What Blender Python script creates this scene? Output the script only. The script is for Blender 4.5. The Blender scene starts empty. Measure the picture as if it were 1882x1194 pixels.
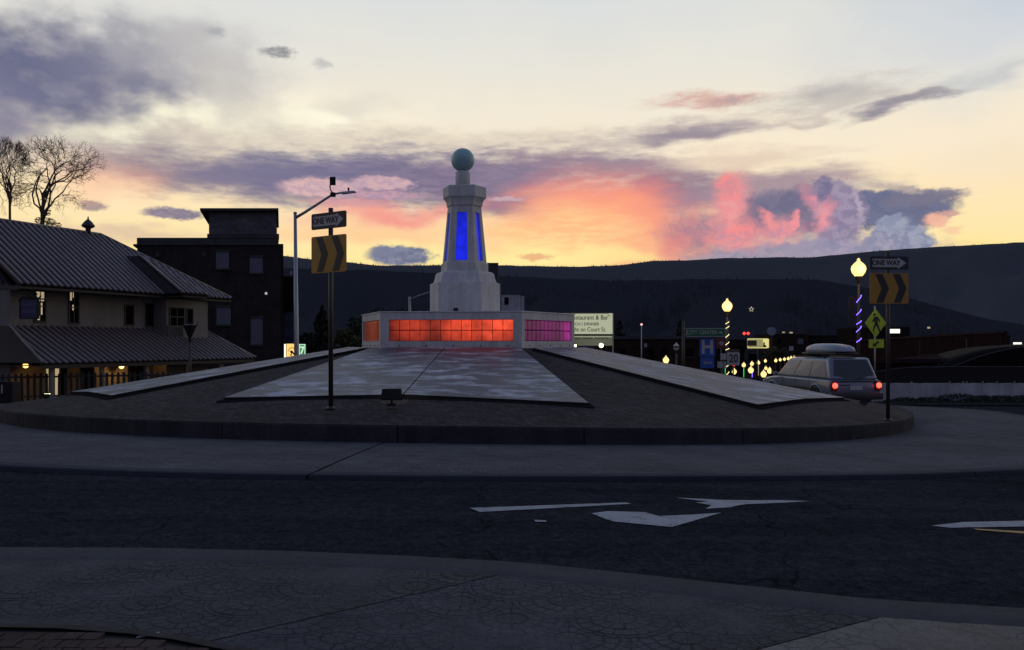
import bpy, bmesh, math, random
from mathutils import Vector, Matrix
from mathutils import noise as mnoise
random.seed(7)
R = math.radians
scene = bpy.context.scene
COL = scene.collection

# ---------------------------------------------------------------- camera
F = 1500.0; CX = 941.0; HY = 630.0          # focal length and horizon of the photograph, in its own pixels
EYE = 1.6
cam_d = bpy.data.cameras.new('camera')
cam = bpy.data.objects.new('camera', cam_d); COL.objects.link(cam)
cam_d.sensor_width = 36.0
cam_d.lens = F / 1882.0 * 36.0
cam_d.shift_y = (HY - 597.0) / 1882.0
cam_d.clip_start = 0.1; cam_d.clip_end = 20000
cam.location = (0, 0, EYE); cam.rotation_euler = (R(90), 0, 0)
scene.camera = cam
scene.render.resolution_x = 1024; scene.render.resolution_y = 650
scene.view_settings.view_transform = 'Standard'
scene.view_settings.look = 'None'
scene.view_settings.exposure = 0.0
scene.view_settings.gamma = 1.0
scene.view_settings.use_curve_mapping = False
scene.cycles.use_denoising = True
scene.cycles.max_bounces = 6
scene.cycles.sample_clamp_indirect = 3.0

def lin(c):
    return tuple(((v / 255.0) / 12.92 if v / 255.0 <= 0.04045 else ((v / 255.0 + 0.055) / 1.055) ** 2.4) for v in c) + (1.0,)

# ---------------------------------------------------------------- sky (world): dusk gradient and clouds by compass direction and height
world = bpy.data.worlds.new('World'); scene.world = world; world.use_nodes = True
NT = world.node_tree; NT.nodes.clear()
def N(t, **kw):
    n = NT.nodes.new(t)
    for k, v in kw.items(): setattr(n, k, v)
    return n
def L(a, b): NT.links.new(a, b)
def M(op, a, b=None, c=None, clamp=False):
    n = N('ShaderNodeMath', operation=op); n.use_clamp = clamp
    for i, v in enumerate((a, b, c)):
        if v is None: continue
        if isinstance(v, (int, float)): n.inputs[i].default_value = v
        else: L(v, n.inputs[i])
    return n.outputs[0]
def VM(op, a, b=None):
    n = N('ShaderNodeVectorMath', operation=op)
    for i, v in enumerate((a, b)):
        if v is None: continue
        if isinstance(v, tuple): n.inputs[i].default_value = v
        else: L(v, n.inputs[i])
    return n
def mixc(f, a, b, mode='MIX'):
    n = N('ShaderNodeMix', data_type='RGBA', blend_type=mode)
    for s, v in ((n.inputs[0], f), (n.inputs[6], a), (n.inputs[7], b)):
        if isinstance(v, (int, float)): s.default_value = v
        elif isinstance(v, tuple): s.default_value = v
        else: L(v, s)
    return n.outputs[2]
tc = N('ShaderNodeTexCoord')
sep = N('ShaderNodeSeparateXYZ'); L(VM('NORMALIZE', tc.outputs['Generated']).outputs[0], sep.inputs[0])
AZ = M('MULTIPLY', M('ARCTAN2', sep.outputs[0], sep.outputs[1]), 57.29578)
EL = M('MULTIPLY', M('ARCSINE', sep.outputs[2]), 57.29578)
cmb = N('ShaderNodeCombineXYZ'); L(AZ, cmb.inputs[0]); L(EL, cmb.inputs[1])
UV0 = cmb.outputs[0]
def noise_vec(scale, detail, rough, amp, stretch=(1, 1, 1), base=None):
    mp = VM('MULTIPLY', base or UV0, stretch)
    t = N('ShaderNodeTexNoise'); t.inputs['Scale'].default_value = scale
    t.inputs['Detail'].default_value = detail; t.inputs['Roughness'].default_value = rough
    L(mp.outputs[0], t.inputs['Vector'])
    s = VM('SUBTRACT', t.outputs['Color'], (.5, .5, .5))
    s = VM('MULTIPLY', s.outputs[0], (amp[0], amp[1], 0))
    return VM('ADD', base or UV0, s.outputs[0]).outputs[0], t.outputs['Fac']
SOFT, nsoft = noise_vec(.16, 4, .48, (7.5, 4.6), (1, 1.6, 1))
PUFF, npuff = noise_vec(.95, 6, .60, (1.75, 1.6), (1, 1.2, 1))
STRK, nstrk = noise_vec(.20, 4, .5, (7.0, 2.4), (1, 3.0, 1))
MIDV, nmid = noise_vec(.45, 4, .5, (1, 1), (1, 1.7, 1))
FINE, nfine = noise_vec(1.5, 7, .66, (1.2, .7), (1, 1.9, 1))
WISV, nwisp = noise_vec(.55, 8, .66, (1, 1), (1, 4.5, 1))
BILV, nbil = noise_vec(1.15, 7, .62, (1, 1), (1, 1.3, 1), PUFF)
DIST = {'S': SOFT, 'P': PUFF, 'K': STRK, 'F': FINE}

# clear-sky gradient: colour by height
ramp = N('ShaderNodeValToRGB')
L(M('DIVIDE', M('ADD', EL, M('MULTIPLY', M('SUBTRACT', nsoft, .5), 3.0)), 90.0, clamp=True), ramp.inputs[0])
cr = ramp.color_ramp
stops = [(0, (250, 208, 140)), (5.0, (255, 228, 150)), (7.0, (255, 231, 172)), (9.5, (254, 230, 188)), (12.5, (249, 233, 206)), (16, (241, 232, 214)),
         (19, (231, 228, 218)), (23, (219, 222, 222)), (30, (176, 190, 208)), (42, (124, 144, 176)), (60, (88, 108, 146)), (90, (70, 90, 130))]
while len(cr.elements) < len(stops): cr.elements.new(.5)
for e, (p, c) in zip(cr.elements, stops):
    e.position = p / 90.0; e.color = lin(c)
SKY = ramp.outputs[0]
# away from the sunset the sky is dimmer and bluer
back = N('ShaderNodeValToRGB'); L(M('DIVIDE', EL, 90.0, clamp=True), back.inputs[0])
bs = [(0, (98, 104, 132)), (12, (124, 116, 140)), (30, (98, 112, 146)), (90, (70, 90, 130))]
while len(back.color_ramp.elements) < len(bs): back.color_ramp.elements.new(.5)
for e, (p, c) in zip(back.color_ramp.elements, bs):
    e.position = p / 90.0; e.color = lin(c)
mr = N('ShaderNodeMapRange', interpolation_type='SMOOTHSTEP')
L(M('ABSOLUTE', AZ), mr.inputs[0]); mr.inputs[1].default_value = 38; mr.inputs[2].default_value = 135
SKY = mixc(mr.outputs[0], SKY, back.outputs[0])
# slightly bluer to the upper right
def pix(x, y):
    az = math.atan((x - CX) / F); el = math.atan((HY - y) / F * math.cos(az))
    return math.degrees(az), math.degrees(el)
def blob(x, y, rx, ry, col, k='S', soft=.5, op=1.0, tilt=0.0, wisp=0.0, col2=None, nz=None, c2=(.42, .60)):
    """a cloud: an uneven ellipse in direction space"""
    global SKY
    u, v = pix(x, y)
    k1 = (pix(x + 1, y)[0] - u); k2 = abs(pix(x, y + 1)[1] - v)
    d = VM('SUBTRACT', DIST[k], (u, v, 0)).outputs[0]
    if tilt:
        r = N('ShaderNodeVectorRotate', rotation_type='Z_AXIS'); L(d, r.inputs['Vector']); r.inputs['Angle'].default_value = -R(tilt); d = r.outputs[0]
    d = VM('MULTIPLY', d, (1 / (rx * k1), 1 / (ry * k2), 0)).outputs[0]
    ln = VM('LENGTH', d).outputs['Value']
    if wisp: ln = M('ADD', ln, M('MULTIPLY', M('SUBTRACT', nfine if k in 'FP' else (nwisp if k == 'K' else nmid), .5), wisp))
    m = N('ShaderNodeMapRange', interpolation_type='SMOOTHSTEP'); L(ln, m.inputs[0])
    m.inputs[1].default_value = 1 + soft * .5; m.inputs[2].default_value = 1 - soft
    m.inputs[3].default_value = 0.0; m.inputs[4].default_value = op
    cc = lin(col)
    if col2:
        r = N('ShaderNodeMapRange', interpolation_type='SMOOTHSTEP'); L({'P': nbil, 'F': nfine, 'K': nwisp, 'S': nmid}[k] if nz is None else nz, r.inputs[0])
        r.inputs[1].default_value = c2[0]; r.inputs[2].default_value = c2[1]; cc = mixc(r.outputs[0], cc, lin(col2))
    SKY = mixc(m.outputs[0], SKY, cc)
blob(1900, 0, 420, 170, (196, 206, 220), soft=1.0, op=.75)
blob(330, 215, 300, 75, (255, 249, 222), soft=.9, op=.9)
blob(620, 225, 170, 55, (255, 246, 220), soft=.9, op=.7)
# broad pale grey veil
blob(640, 262, 420, 30, (222, 212, 192), 'K', soft=.9, op=.7, wisp=.8)
blob(950, 262, 300, 24, (226, 214, 194), 'K', soft=.9, op=.75, wisp=.7)
blob(640, 190, 90, 22, (222, 216, 202), 'S', soft=.8, op=.7, wisp=.8, tilt=14)
blob(370, 130, 150, 66, (198, 196, 196), 'S', soft=.9, op=.75, wisp=.9)
blob(300, 60, 220, 45, (206, 206, 206), 'S', soft=.9, op=.7, wisp=.8)
blob(200, 175, 90, 60, (196, 188, 184), 'S', soft=.8, op=.6, wisp=.9)
# dark blue mass, upper left
blob(60, 125, 285, 108, (100, 104, 134), 'S', soft=.75, op=.98, wisp=.9, col2=(122, 122, 146))
blob(200, 120, 120, 62, (124, 124, 148), 'S', soft=.9, op=.7, wisp=1.0)
blob(-40, 195, 170, 85, (122, 120, 148), 'S', soft=.8, op=.85, wisp=.9)
blob(330, 100, 110, 50, (176, 174, 178), 'S', soft=1.0, op=.7, wisp=1.4)
blob(215, 240, 90, 26, (255, 252, 226), 'S', soft=1.0, op=.9)
blob(590, 218, 90, 20, (255, 250, 226), 'S', soft=1.0, op=.8, wisp=.8)
blob(430, 185, 120, 60, (206, 200, 190), 'S', soft=1.0, op=.6, wisp=1.8, tilt=-30)
# long violet band
blob(330, 268, 190, 42, (196, 184, 174), 'S', soft=.9, op=.85, wisp=1.2, col2=(214, 204, 188))
blob(760, 272, 420, 26, (212, 198, 186), 'K', soft=.9, op=.8, wisp=1.4, col2=(226, 212, 192))
blob(260, 312, 190, 34, (184, 158, 154), 'K', soft=.9, op=.92, wisp=1.2, tilt=-4)
blob(400, 326, 220, 44, (150, 136, 148), 'K', soft=.8, op=.95, wisp=1.0, tilt=-8)
blob(560, 330, 230, 50, (122, 116, 144), 'K', soft=.7, op=.96, wisp=.9, tilt=-3, col2=(112, 110, 142))
blob(720, 330, 250, 56, (114, 110, 142), 'K', soft=.6, op=.96, wisp=.8, col2=(128, 118, 146))
blob(900, 330, 230, 54, (124, 112, 140), 'K', soft=.6, op=.96, wisp=.8, col2=(136, 120, 146))
blob(905, 376, 120, 26, (136, 116, 140), 'K', soft=.7, op=.9, wisp=.8)
blob(1100, 302, 190, 28, (146, 124, 144), 'K', soft=.8, op=.9, wisp=1.2, tilt=-5)
blob(1240, 345, 150, 46, (138, 114, 138), 'K', soft=.7, op=.95, wisp=.9)
# salmon and orange glow under the band
blob(725, 392, 170, 26, (244, 152, 140), 'S', soft=.9, op=.95, wisp=.5)
blob(690, 428, 230, 28, (255, 206, 152), 'S', soft=.9, op=.95)
blob(1110, 408, 200, 90, (246, 138, 126), 'K', soft=.6, op=.95, wisp=.35, tilt=0)
blob(1085, 432, 180, 80, (254, 172, 130), 'K', soft=.7, op=.97, wisp=.35)
blob(1030, 450, 170, 62, (255, 214, 150), 'K', soft=.8, op=.97, wisp=.35, col2=(255, 200, 140))
blob(1010, 472, 150, 26, (255, 240, 162), 'S', soft=.9, op=.95)
blob(1120, 474, 120, 16, (255, 226, 150), 'S', soft=.9, op=.8)
blob(750, 474, 190, 28, (255, 236, 160), 'S', soft=.9, op=.85)
# storm cloud on the right: slate anvil, lavender base, pink plumes, pale cumulus
blob(1420, 350, 200, 34, (158, 136, 152), 'K', soft=.7, op=.9, wisp=.8)
blob(1460, 392, 150, 50, (106, 104, 134), 'P', soft=.35, op=.98, wisp=.3, col2=(118, 112, 140))
blob(1630, 386, 130, 40, (98, 104, 136), 'P', soft=.22, op=.98, wisp=.2, col2=(108, 112, 142))
blob(1700, 362, 82, 15, (120, 116, 138), 'F', soft=.4, op=.95, wisp=.25, tilt=2)
blob(1590, 338, 90, 10, (214, 200, 182), 'F', soft=.7, op=.7, wisp=.6, tilt=-6)
blob(1480, 482, 270, 50, (164, 150, 170), 'P', soft=.35, op=.98, wisp=.35, col2=(140, 138, 164))
blob(1285, 425, 78, 48, (156, 122, 144), 'P', soft=.7, op=.92, wisp=.4, col2=(190, 130, 142))
blob(1250, 440, 40, 40, (226, 130, 130), 'S', soft=1.0, op=.6)
blob(1345, 380, 36, 68, (240, 148, 150), 'P', soft=.85, op=.92, wisp=.35, tilt=-5, col2=(240, 160, 160))
blob(1338, 340, 26, 24, (250, 140, 138), 'P', soft=.6, op=.9, wisp=.4, col2=(214, 140, 150))
blob(1360, 432, 66, 30, (206, 140, 154), 'P', soft=.7, op=.9, wisp=.4, col2=(248, 140, 140))
blob(1440, 424, 44, 26, (238, 152, 156), 'P', soft=.9, op=.88, wisp=.5, tilt=12, col2=(196, 144, 164))
blob(1412, 402, 11, 28, (244, 150, 150), 'P', soft=.8, op=.9, wisp=.4, tilt=36)
blob(1462, 404, 10, 20, (244, 150, 154), 'P', soft=.5, op=.85, wisp=.4, tilt=-14)
blob(1542, 398, 50, 66, (138, 126, 156), 'P', soft=.28, op=.98, wisp=.3, col2=(160, 146, 172))
blob(1512, 346, 22, 26, (116, 110, 142), 'P', soft=.3, op=.98, wisp=.3, col2=(140, 128, 156))
blob(1492, 372, 15, 32, (232, 148, 158), 'P', soft=.9, op=.92, wisp=.4, tilt=30, col2=(200, 140, 160))
blob(1514, 400, 17, 36, (240, 150, 154), 'P', soft=.95, op=.9, wisp=.4, tilt=-20, col2=(236, 156, 160))
blob(1578, 376, 6, 34, (190, 174, 190), 'F', soft=.7, op=.7, wisp=.5, tilt=18)
blob(1655, 446, 66, 42, (126, 134, 162), 'P', soft=.22, op=.98, wisp=.3, col2=(156, 160, 182))
blob(1640, 412, 30, 18, (158, 162, 182), 'P', soft=.3, op=.92, wisp=.4, col2=(138, 144, 170))
blob(1560, 458, 120, 26, (140, 140, 168), 'P', soft=.7, op=.85, wisp=.4, col2=(168, 156, 176))
blob(1722, 402, 26, 15, (248, 186, 160), 'F', soft=.5, op=.9, wisp=.6)
blob(1745, 392, 22, 5, (206, 160, 152), 'F', soft=.6, op=.85, wisp=.5)
blob(1750, 422, 22, 8, (246, 196, 160), 'F', soft=.7, op=.7, wisp=.6)
blob(1640, 345, 60, 7, (190, 174, 164), 'F', soft=.6, op=.8, wisp=.6, tilt=-12)
# upper right streaks
blob(1290, 186, 125, 17, (218, 176, 164), 'K', soft=.8, op=.9, wisp=.9, col2=(224, 202, 188))
blob(1345, 184, 55, 11, (184, 160, 160), 'F', soft=.8, op=.85, wisp=.6, col2=(206, 162, 154))
blob(1230, 246, 190, 22, (190, 176, 172), 'K', soft=.9, op=.9, wisp=1.4, tilt=4)
blob(1270, 244, 110, 13, (150, 138, 152), 'K', soft=.8, op=.9, wisp=.9, tilt=3)
blob(1540, 180, 150, 34, (200, 194, 186), 'K', soft=.9, op=.9, wisp=1.6)
blob(1560, 170, 60, 22, (180, 174, 174), 'S', soft=.9, op=.7, wisp=1.3)
blob(1820, 140, 150, 20, (200, 202, 202), 'K', soft=.9, op=.85, wisp=1.2, tilt=12)
blob(1650, 196, 105, 15, (144, 138, 150), 'K', soft=.7, op=.96, wisp=.8, tilt=6, col2=(160, 152, 160))
blob(1690, 180, 80, 7, (160, 154, 160), 'K', soft=.8, op=.8, wisp=.9, tilt=4)
blob(1420, 226, 150, 6, (206, 192, 182), 'K', soft=.9, op=.8, wisp=.8, tilt=9)
blob(1380, 288, 170, 20, (226, 204, 184), 'K', soft=.9, op=.85, wisp=1.4)
# small separate clouds
blob(590, 345, 80, 19, (196, 164, 176), 'F', soft=.3, op=.95, wisp=.4, col2=(222, 182, 180))
blob(705, 336, 62, 14, (210, 174, 178), 'F', soft=.3, op=.95, wisp=.4, col2=(190, 158, 176))
blob(700, 358, 95, 9, (176, 146, 168), 'F', soft=.5, op=.9, wisp=.5, col2=(204, 160, 172))
blob(640, 372, 90, 8, (214, 156, 160), 'F', soft=.6, op=.8, wisp=.5)
blob(932, 365, 38, 4.5, (200, 168, 178), 'F', soft=.5, op=.9, wisp=.4)
blob(510, 96, 36, 12, (140, 140, 144), 'F', soft=.5, op=.92, wisp=.6, col2=(176, 176, 176))
blob(395, 57, 20, 8, (168, 170, 172), 'F', soft=.7, op=.8, wisp=.9)
blob(592, 116, 18, 10, (184, 184, 184), 'F', soft=.8, op=.7, wisp=1.0)
blob(318, 392, 60, 12, (124, 116, 140), 'F', soft=.35, op=.95, wisp=.4, col2=(142, 130, 150))
blob(170, 378, 28, 10, (140, 128, 140), 'F', soft=.5, op=.85, wisp=.5)
blob(235, 425, 150, 16, (218, 188, 166), 'K', soft=.9, op=.75, wisp=1.0)
blob(735, 470, 64, 20, (98, 108, 140), 'F', soft=.3, op=.97, wisp=.4, col2=(126, 132, 160))
blob(705, 462, 26, 12, (120, 124, 150), 'F', soft=.4, op=.9, wisp=.5)
blob(985, 471, 34, 7, (236, 172, 126), 'F', soft=.5, op=.85, wisp=.5)
blob(190, 330, 110, 45, (252, 170, 136), 'S', soft=1.0, op=.4)
# thin high cloud everywhere else
hz = N('ShaderNodeTexNoise'); hz.inputs['Scale'].default_value = .06; hz.inputs['Detail'].default_value = 6
L(VM('MULTIPLY', UV0, (1, 2.4, 1)).outputs[0], hz.inputs['Vector'])
m2 = N('ShaderNodeMapRange'); L(hz.outputs['Fac'], m2.inputs[0]); m2.inputs[1].default_value = .5; m2.inputs[2].default_value = .75; m2.inputs[4].default_value = .10
SKY = mixc(m2.outputs[0], SKY, lin((170, 168, 178)))
# below the horizon: dark land
mg = N('ShaderNodeMapRange', interpolation_type='SMOOTHSTEP'); L(EL, mg.inputs[0]); mg.inputs[1].default_value = -1.0; mg.inputs[2].default_value = -4.0
SKY = mixc(mg.outputs[0], SKY, lin((24, 26, 34)))
nish = N('ShaderNodeTexSky', sky_type='NISHITA'); nish.sun_disc = False
nish.sun_elevation = R(-2.0); nish.sun_rotation = R(2.0)
bg1 = N('ShaderNodeBackground'); L(SKY, bg1.inputs[0]); bg1.inputs[1].default_value = 1.0
bg2 = N('ShaderNodeBackground'); L(nish.outputs[0], bg2.inputs[0]); bg2.inputs[1].default_value = 0.02
ad = N('ShaderNodeAddShader'); L(bg1.outputs[0], ad.inputs[0]); L(bg2.outputs[0], ad.inputs[1])
wo = N('ShaderNodeOutputWorld'); L(ad.outputs[0], wo.inputs[0])
world.cycles.sampling_method = 'MANUAL'; world.cycles.sample_map_resolution = 512

# the sun is down behind the hills: only a trace of warm light from its direction
sun_d = bpy.data.lights.new('sun', 'SUN'); sun_d.energy = 0.03; sun_d.angle = R(12); sun_d.color = (1, .62, .38)
sun = bpy.data.objects.new('sun', sun_d); COL.objects.link(sun)
sun.rotation_euler = (R(-84), 0, R(-2))

# ---------------------------------------------------------------- helpers
def smooth(a, b, t):
    t = max(0.0, min(1.0, (t - a) / (b - a))); return t * t * (3 - 2 * t)
def gz(x, y):
    """height of the street level: level near the camera, falling away to the side and to the rear"""
    u = 0.55 * x + 0.5 * (y - 12)
    v = 0.62 * (y - 12)
    m1 = .08 * u; m2 = .05 * v * 1.4
    k = .05
    m = .5 * (m1 + m2 + math.sqrt((m1 - m2) ** 2 + k))
    m = .5 * (m + math.sqrt(m * m + .012)) - .012
    m = .80 * math.tanh(m / .80)
    far = max(0.0, y - 28.0)
    return -(m + .04 * far if far < 150 else m + 6.0 + 4.0 * smooth(0, 900, far - 150))
def P(x, y, D):
    """the point that lies at pixel (x, y) of the photograph at depth D"""
    return Vector(((x - CX) / F * D, D, EYE + (HY - y) / F * D))
def onground(x, y, off=0.0, f=gz, d0=2.5, d1=120.0):
    D = d0; prev = None
    while D < d1:
        p = P(x, y, D); h = p.z - (f(p.x, p.y) + off)
        if h <= 0:
            return p
        D += .01 if D < 40 else .05
    return P(x, y, d1)

class MB:
    def __init__(s): s.v = []; s.f = []; s.sm = []
    def add(s, vs, fs, smooth=False):
        o = len(s.v); s.v += [Vector(v) for v in vs]; s.f += [tuple(i + o for i in f) for f in fs]; s.sm += [smooth] * len(fs); return s
    def box(s, c, d, m=None):
        c = Vector(c); h = Vector(d) / 2
        vs = [Vector((sx * h.x, sy * h.y, sz * h.z)) for sx in (-1, 1) for sy in (-1, 1) for sz in (-1, 1)]
        if m is not None: vs = [m @ v for v in vs]
        return s.add([c + v for v in vs], [(0, 1, 3, 2), (4, 6, 7, 5), (0, 4, 5, 1), (2, 3, 7, 6), (0, 2, 6, 4), (1, 5, 7, 3)])
    def quad(s, a, b, c, d): return s.add([a, b, c, d], [(0, 1, 2, 3)])
    def tube(s, pts, rs, n=8, cap=True, smooth=True):
        pts = [Vector(p) for p in pts]
        if isinstance(rs, (int, float)): rs = [rs] * len(pts)
        vs = []; fs = []
        up = None
        for i, p in enumerate(pts):
            t = (pts[min(i + 1, len(pts) - 1)] - pts[max(i - 1, 0)])
            if t.length < 1e-9: t = Vector((0, 0, 1))
            t.normalize()
            if up is None: up = Vector((0, 0, 1)) if abs(t.z) < .9 else Vector((1, 0, 0))
            a = t.cross(up)
            if a.length < 1e-6: a = t.cross(Vector((0, 1, 0)))
            a.normalize(); b = a.cross(t)
            up = b
            for k in range(n):
                an = 2 * math.pi * k / n
                vs.append(p + a * math.cos(an) * rs[i] + b * math.sin(an) * rs[i])
        for i in range(len(pts) - 1):
            for k in range(n):
                k2 = (k + 1) % n
                fs.append((i * n + k, i * n + k2, (i + 1) * n + k2, (i + 1) * n + k))
        if cap: fs.append(tuple(range(n - 1, -1, -1))); fs.append(tuple((len(pts) - 1) * n + k for k in range(n)))
        return s.add(vs, fs, smooth)
    def lathe(s, prof, n=16, c=(0, 0, 0), smooth=True):
        c = Vector(c); vs = []; fs = []
        for r, z in prof:
            for k in range(n):
                a = 2 * math.pi * k / n; vs.append(c + Vector((r * math.cos(a), r * math.sin(a), z)))
        for i in range(len(prof) - 1):
            for k in range(n):
                k2 = (k + 1) % n; fs.append((i * n + k, i * n + k2, (i + 1) * n + k2, (i + 1) * n + k))
        fs.append(tuple(range(n - 1, -1, -1))); fs.append(tuple((len(prof) - 1) * n + k for k in range(n)))
        return s.add(vs, fs, smooth)
    def prism(s, poly, z0, z1):
        n = len(poly); vs = [(p[0], p[1], z0) for p in poly] + [(p[0], p[1], z1) for p in poly]
        fs = [tuple(range(n - 1, -1, -1)), tuple(range(n, 2 * n))] + [(i, (i + 1) % n, (i + 1) % n + n, i + n) for i in range(n)]
        return s.add(vs, fs)
    def plate(s, poly, th, nrm):
        """a flat outline given in 3D, thickened along nrm"""
        n = len(poly); nv = Vector(nrm) * th; vs = [Vector(p) for p in poly]; vs += [v + nv for v in vs]
        return s.add(vs, [tuple(range(n - 1, -1, -1)), tuple(range(n, 2 * n))] + [(i, (i + 1) % n, (i + 1) % n + n, i + n) for i in range(n)])
    def build(s, name, mat, parent=None, world=True):
        """one mesh object; with world=True the points are world points and the parent is not rotated"""
        off = Vector((0, 0, 0))
        if parent is not None and world:
            q = parent
            while q is not None: off += q.location; q = q.parent
        me = bpy.data.meshes.new(name)
        me.from_pydata([v - off for v in s.v], [], s.f)
        for p, q in zip(me.polygons, s.sm): p.use_smooth = q
        me.materials.append(mat); me.validate(); me.update()
        bm = bmesh.new(); bm.from_mesh(me); bmesh.ops.recalc_face_normals(bm, faces=bm.faces); bm.to_mesh(me); bm.free()
        o = bpy.data.objects.new(name, me); COL.objects.link(o)
        if parent is not None: o.parent = parent
        return o
def tag(o, label=None, cat=None, group=None, kind=None):
    if label: o['label'] = label
    if cat: o['category'] = cat
    if group: o['group'] = group
    if kind: o['kind'] = kind
    return o
def thing(name, label, cat, loc=(0, 0, 0), rz=0.0, group=None):
    o = bpy.data.objects.new(name, None); COL.objects.link(o)
    o.location = loc; o.rotation_euler = (0, 0, rz); o.empty_display_size = .2
    return tag(o, label, cat, group)
def copy_tree(o, parent=None):
    c = o.copy(); COL.objects.link(c); c.parent = parent
    for ch in list(o.children): copy_tree(ch, c)
    return c
def text_obj(body, size, mat, name='lettering', parent=None, loc=(0, 0, 0), rot=(0, 0, 0), bold=0.0, sx=1.0, space=1.0, align='CENTER'):
    """flat lettering, readable from -y in its own frame"""
    cu = bpy.data.curves.new(name, 'FONT'); cu.body = body; cu.size = size; cu.offset = bold; cu.extrude = .002
    cu.align_x = align; cu.align_y = 'CENTER'; cu.space_character = space; cu.resolution_u = 3
    t = bpy.data.objects.new('tmp', cu); COL.objects.link(t)
    bpy.context.view_layer.update()
    me = bpy.data.meshes.new_from_object(t.evaluated_get(bpy.context.evaluated_depsgraph_get()))
    bpy.data.objects.remove(t)
    for v in me.vertices: v.co = Vector((v.co.x * sx, -v.co.z, v.co.y))
    me.materials.clear(); me.materials.append(mat)
    o = bpy.data.objects.new(name, me); COL.objects.link(o)
    o.location = loc; o.rotation_euler = rot
    if parent is not None: o.parent = parent
    return o

# ---------------------------------------------------------------- materials
def mat(name, col, rough=.8, metal=0.0, noise=None, bump=None, spec=.5, emit=None, coat=0.0):
    """noise = list of (scale, strength, (stretch)); bump = (scale, distance)"""
    m = bpy.data.materials.new(name); m.use_nodes = True; nt = m.node_tree
    b = nt.nodes['Principled BSDF']
    b.inputs['Roughness'].default_value = rough; b.inputs['Metallic'].default_value = metal
    b.inputs['Specular IOR Level'].default_value = spec
    if coat: b.inputs['Coat Weight'].default_value = coat
    c4 = (col[0], col[1], col[2], 1)
    b.inputs['Base Color'].default_value = c4
    if emit:
        b.inputs['Emission Color'].default_value = (emit[0], emit[1], emit[2], 1); b.inputs['Emission Strength'].default_value = emit[3]
    if noise or bump:
        g = nt.nodes.new('ShaderNodeNewGeometry') if False else nt.nodes.new('ShaderNodeTexCoord')
        src = g.outputs['Object']
    last = None
    if noise:
        for sc, st, stretch in noise:
            mp = nt.nodes.new('ShaderNodeMapping'); mp.inputs['Scale'].default_value = stretch; nt.links.new(src, mp.inputs[0])
            t = nt.nodes.new('ShaderNodeTexNoise'); t.inputs['Scale'].default_value = sc; t.inputs['Detail'].default_value = 6; t.inputs['Roughness'].default_value = .6
            nt.links.new(mp.outputs[0], t.inputs['Vector'])
            r = nt.nodes.new('ShaderNodeMapRange'); r.inputs[1].default_value = .25; r.inputs[2].default_value = .75
            r.inputs[3].default_value = 1 - st; r.inputs[4].default_value = 1 + st
            nt.links.new(t.outputs['Fac'], r.inputs[0])
            x = nt.nodes.new('ShaderNodeVectorMath'); x.operation = 'SCALE'
            if last is None: x.inputs[0].default_value = col[:3]
            else: nt.links.new(last, x.inputs[0])
            nt.links.new(r.outputs[0], x.inputs['Scale']); last = x.outputs[0]
        nt.links.new(last, b.inputs['Base Color'])
    if bump:
        t = nt.nodes.new('ShaderNodeTexNoise'); t.inputs['Scale'].default_value = bump[0]; t.inputs['Detail'].default_value = 5
        nt.links.new(src, t.inputs['Vector'])
        bn = nt.nodes.new('ShaderNodeBump'); bn.inputs['Distance'].default_value = bump[1]; bn.inputs['Strength'].default_value = .8
        nt.links.new(t.outputs['Fac'], bn.inputs['Height']); nt.links.new(bn.outputs[0], b.inputs['Normal'])
    return m
def emis(name, col, strength):
    m = bpy.data.materials.new(name); m.use_nodes = True; nt = m.node_tree
    b = nt.nodes['Principled BSDF']; b.inputs['Base Color'].default_value = (.3, .3, .3, 1)
    b.inputs['Emission Color'].default_value = tuple(col[:3]) + (1,); b.inputs['Emission Strength'].default_value = strength
    return m
one = (1, 1, 1)
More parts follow.
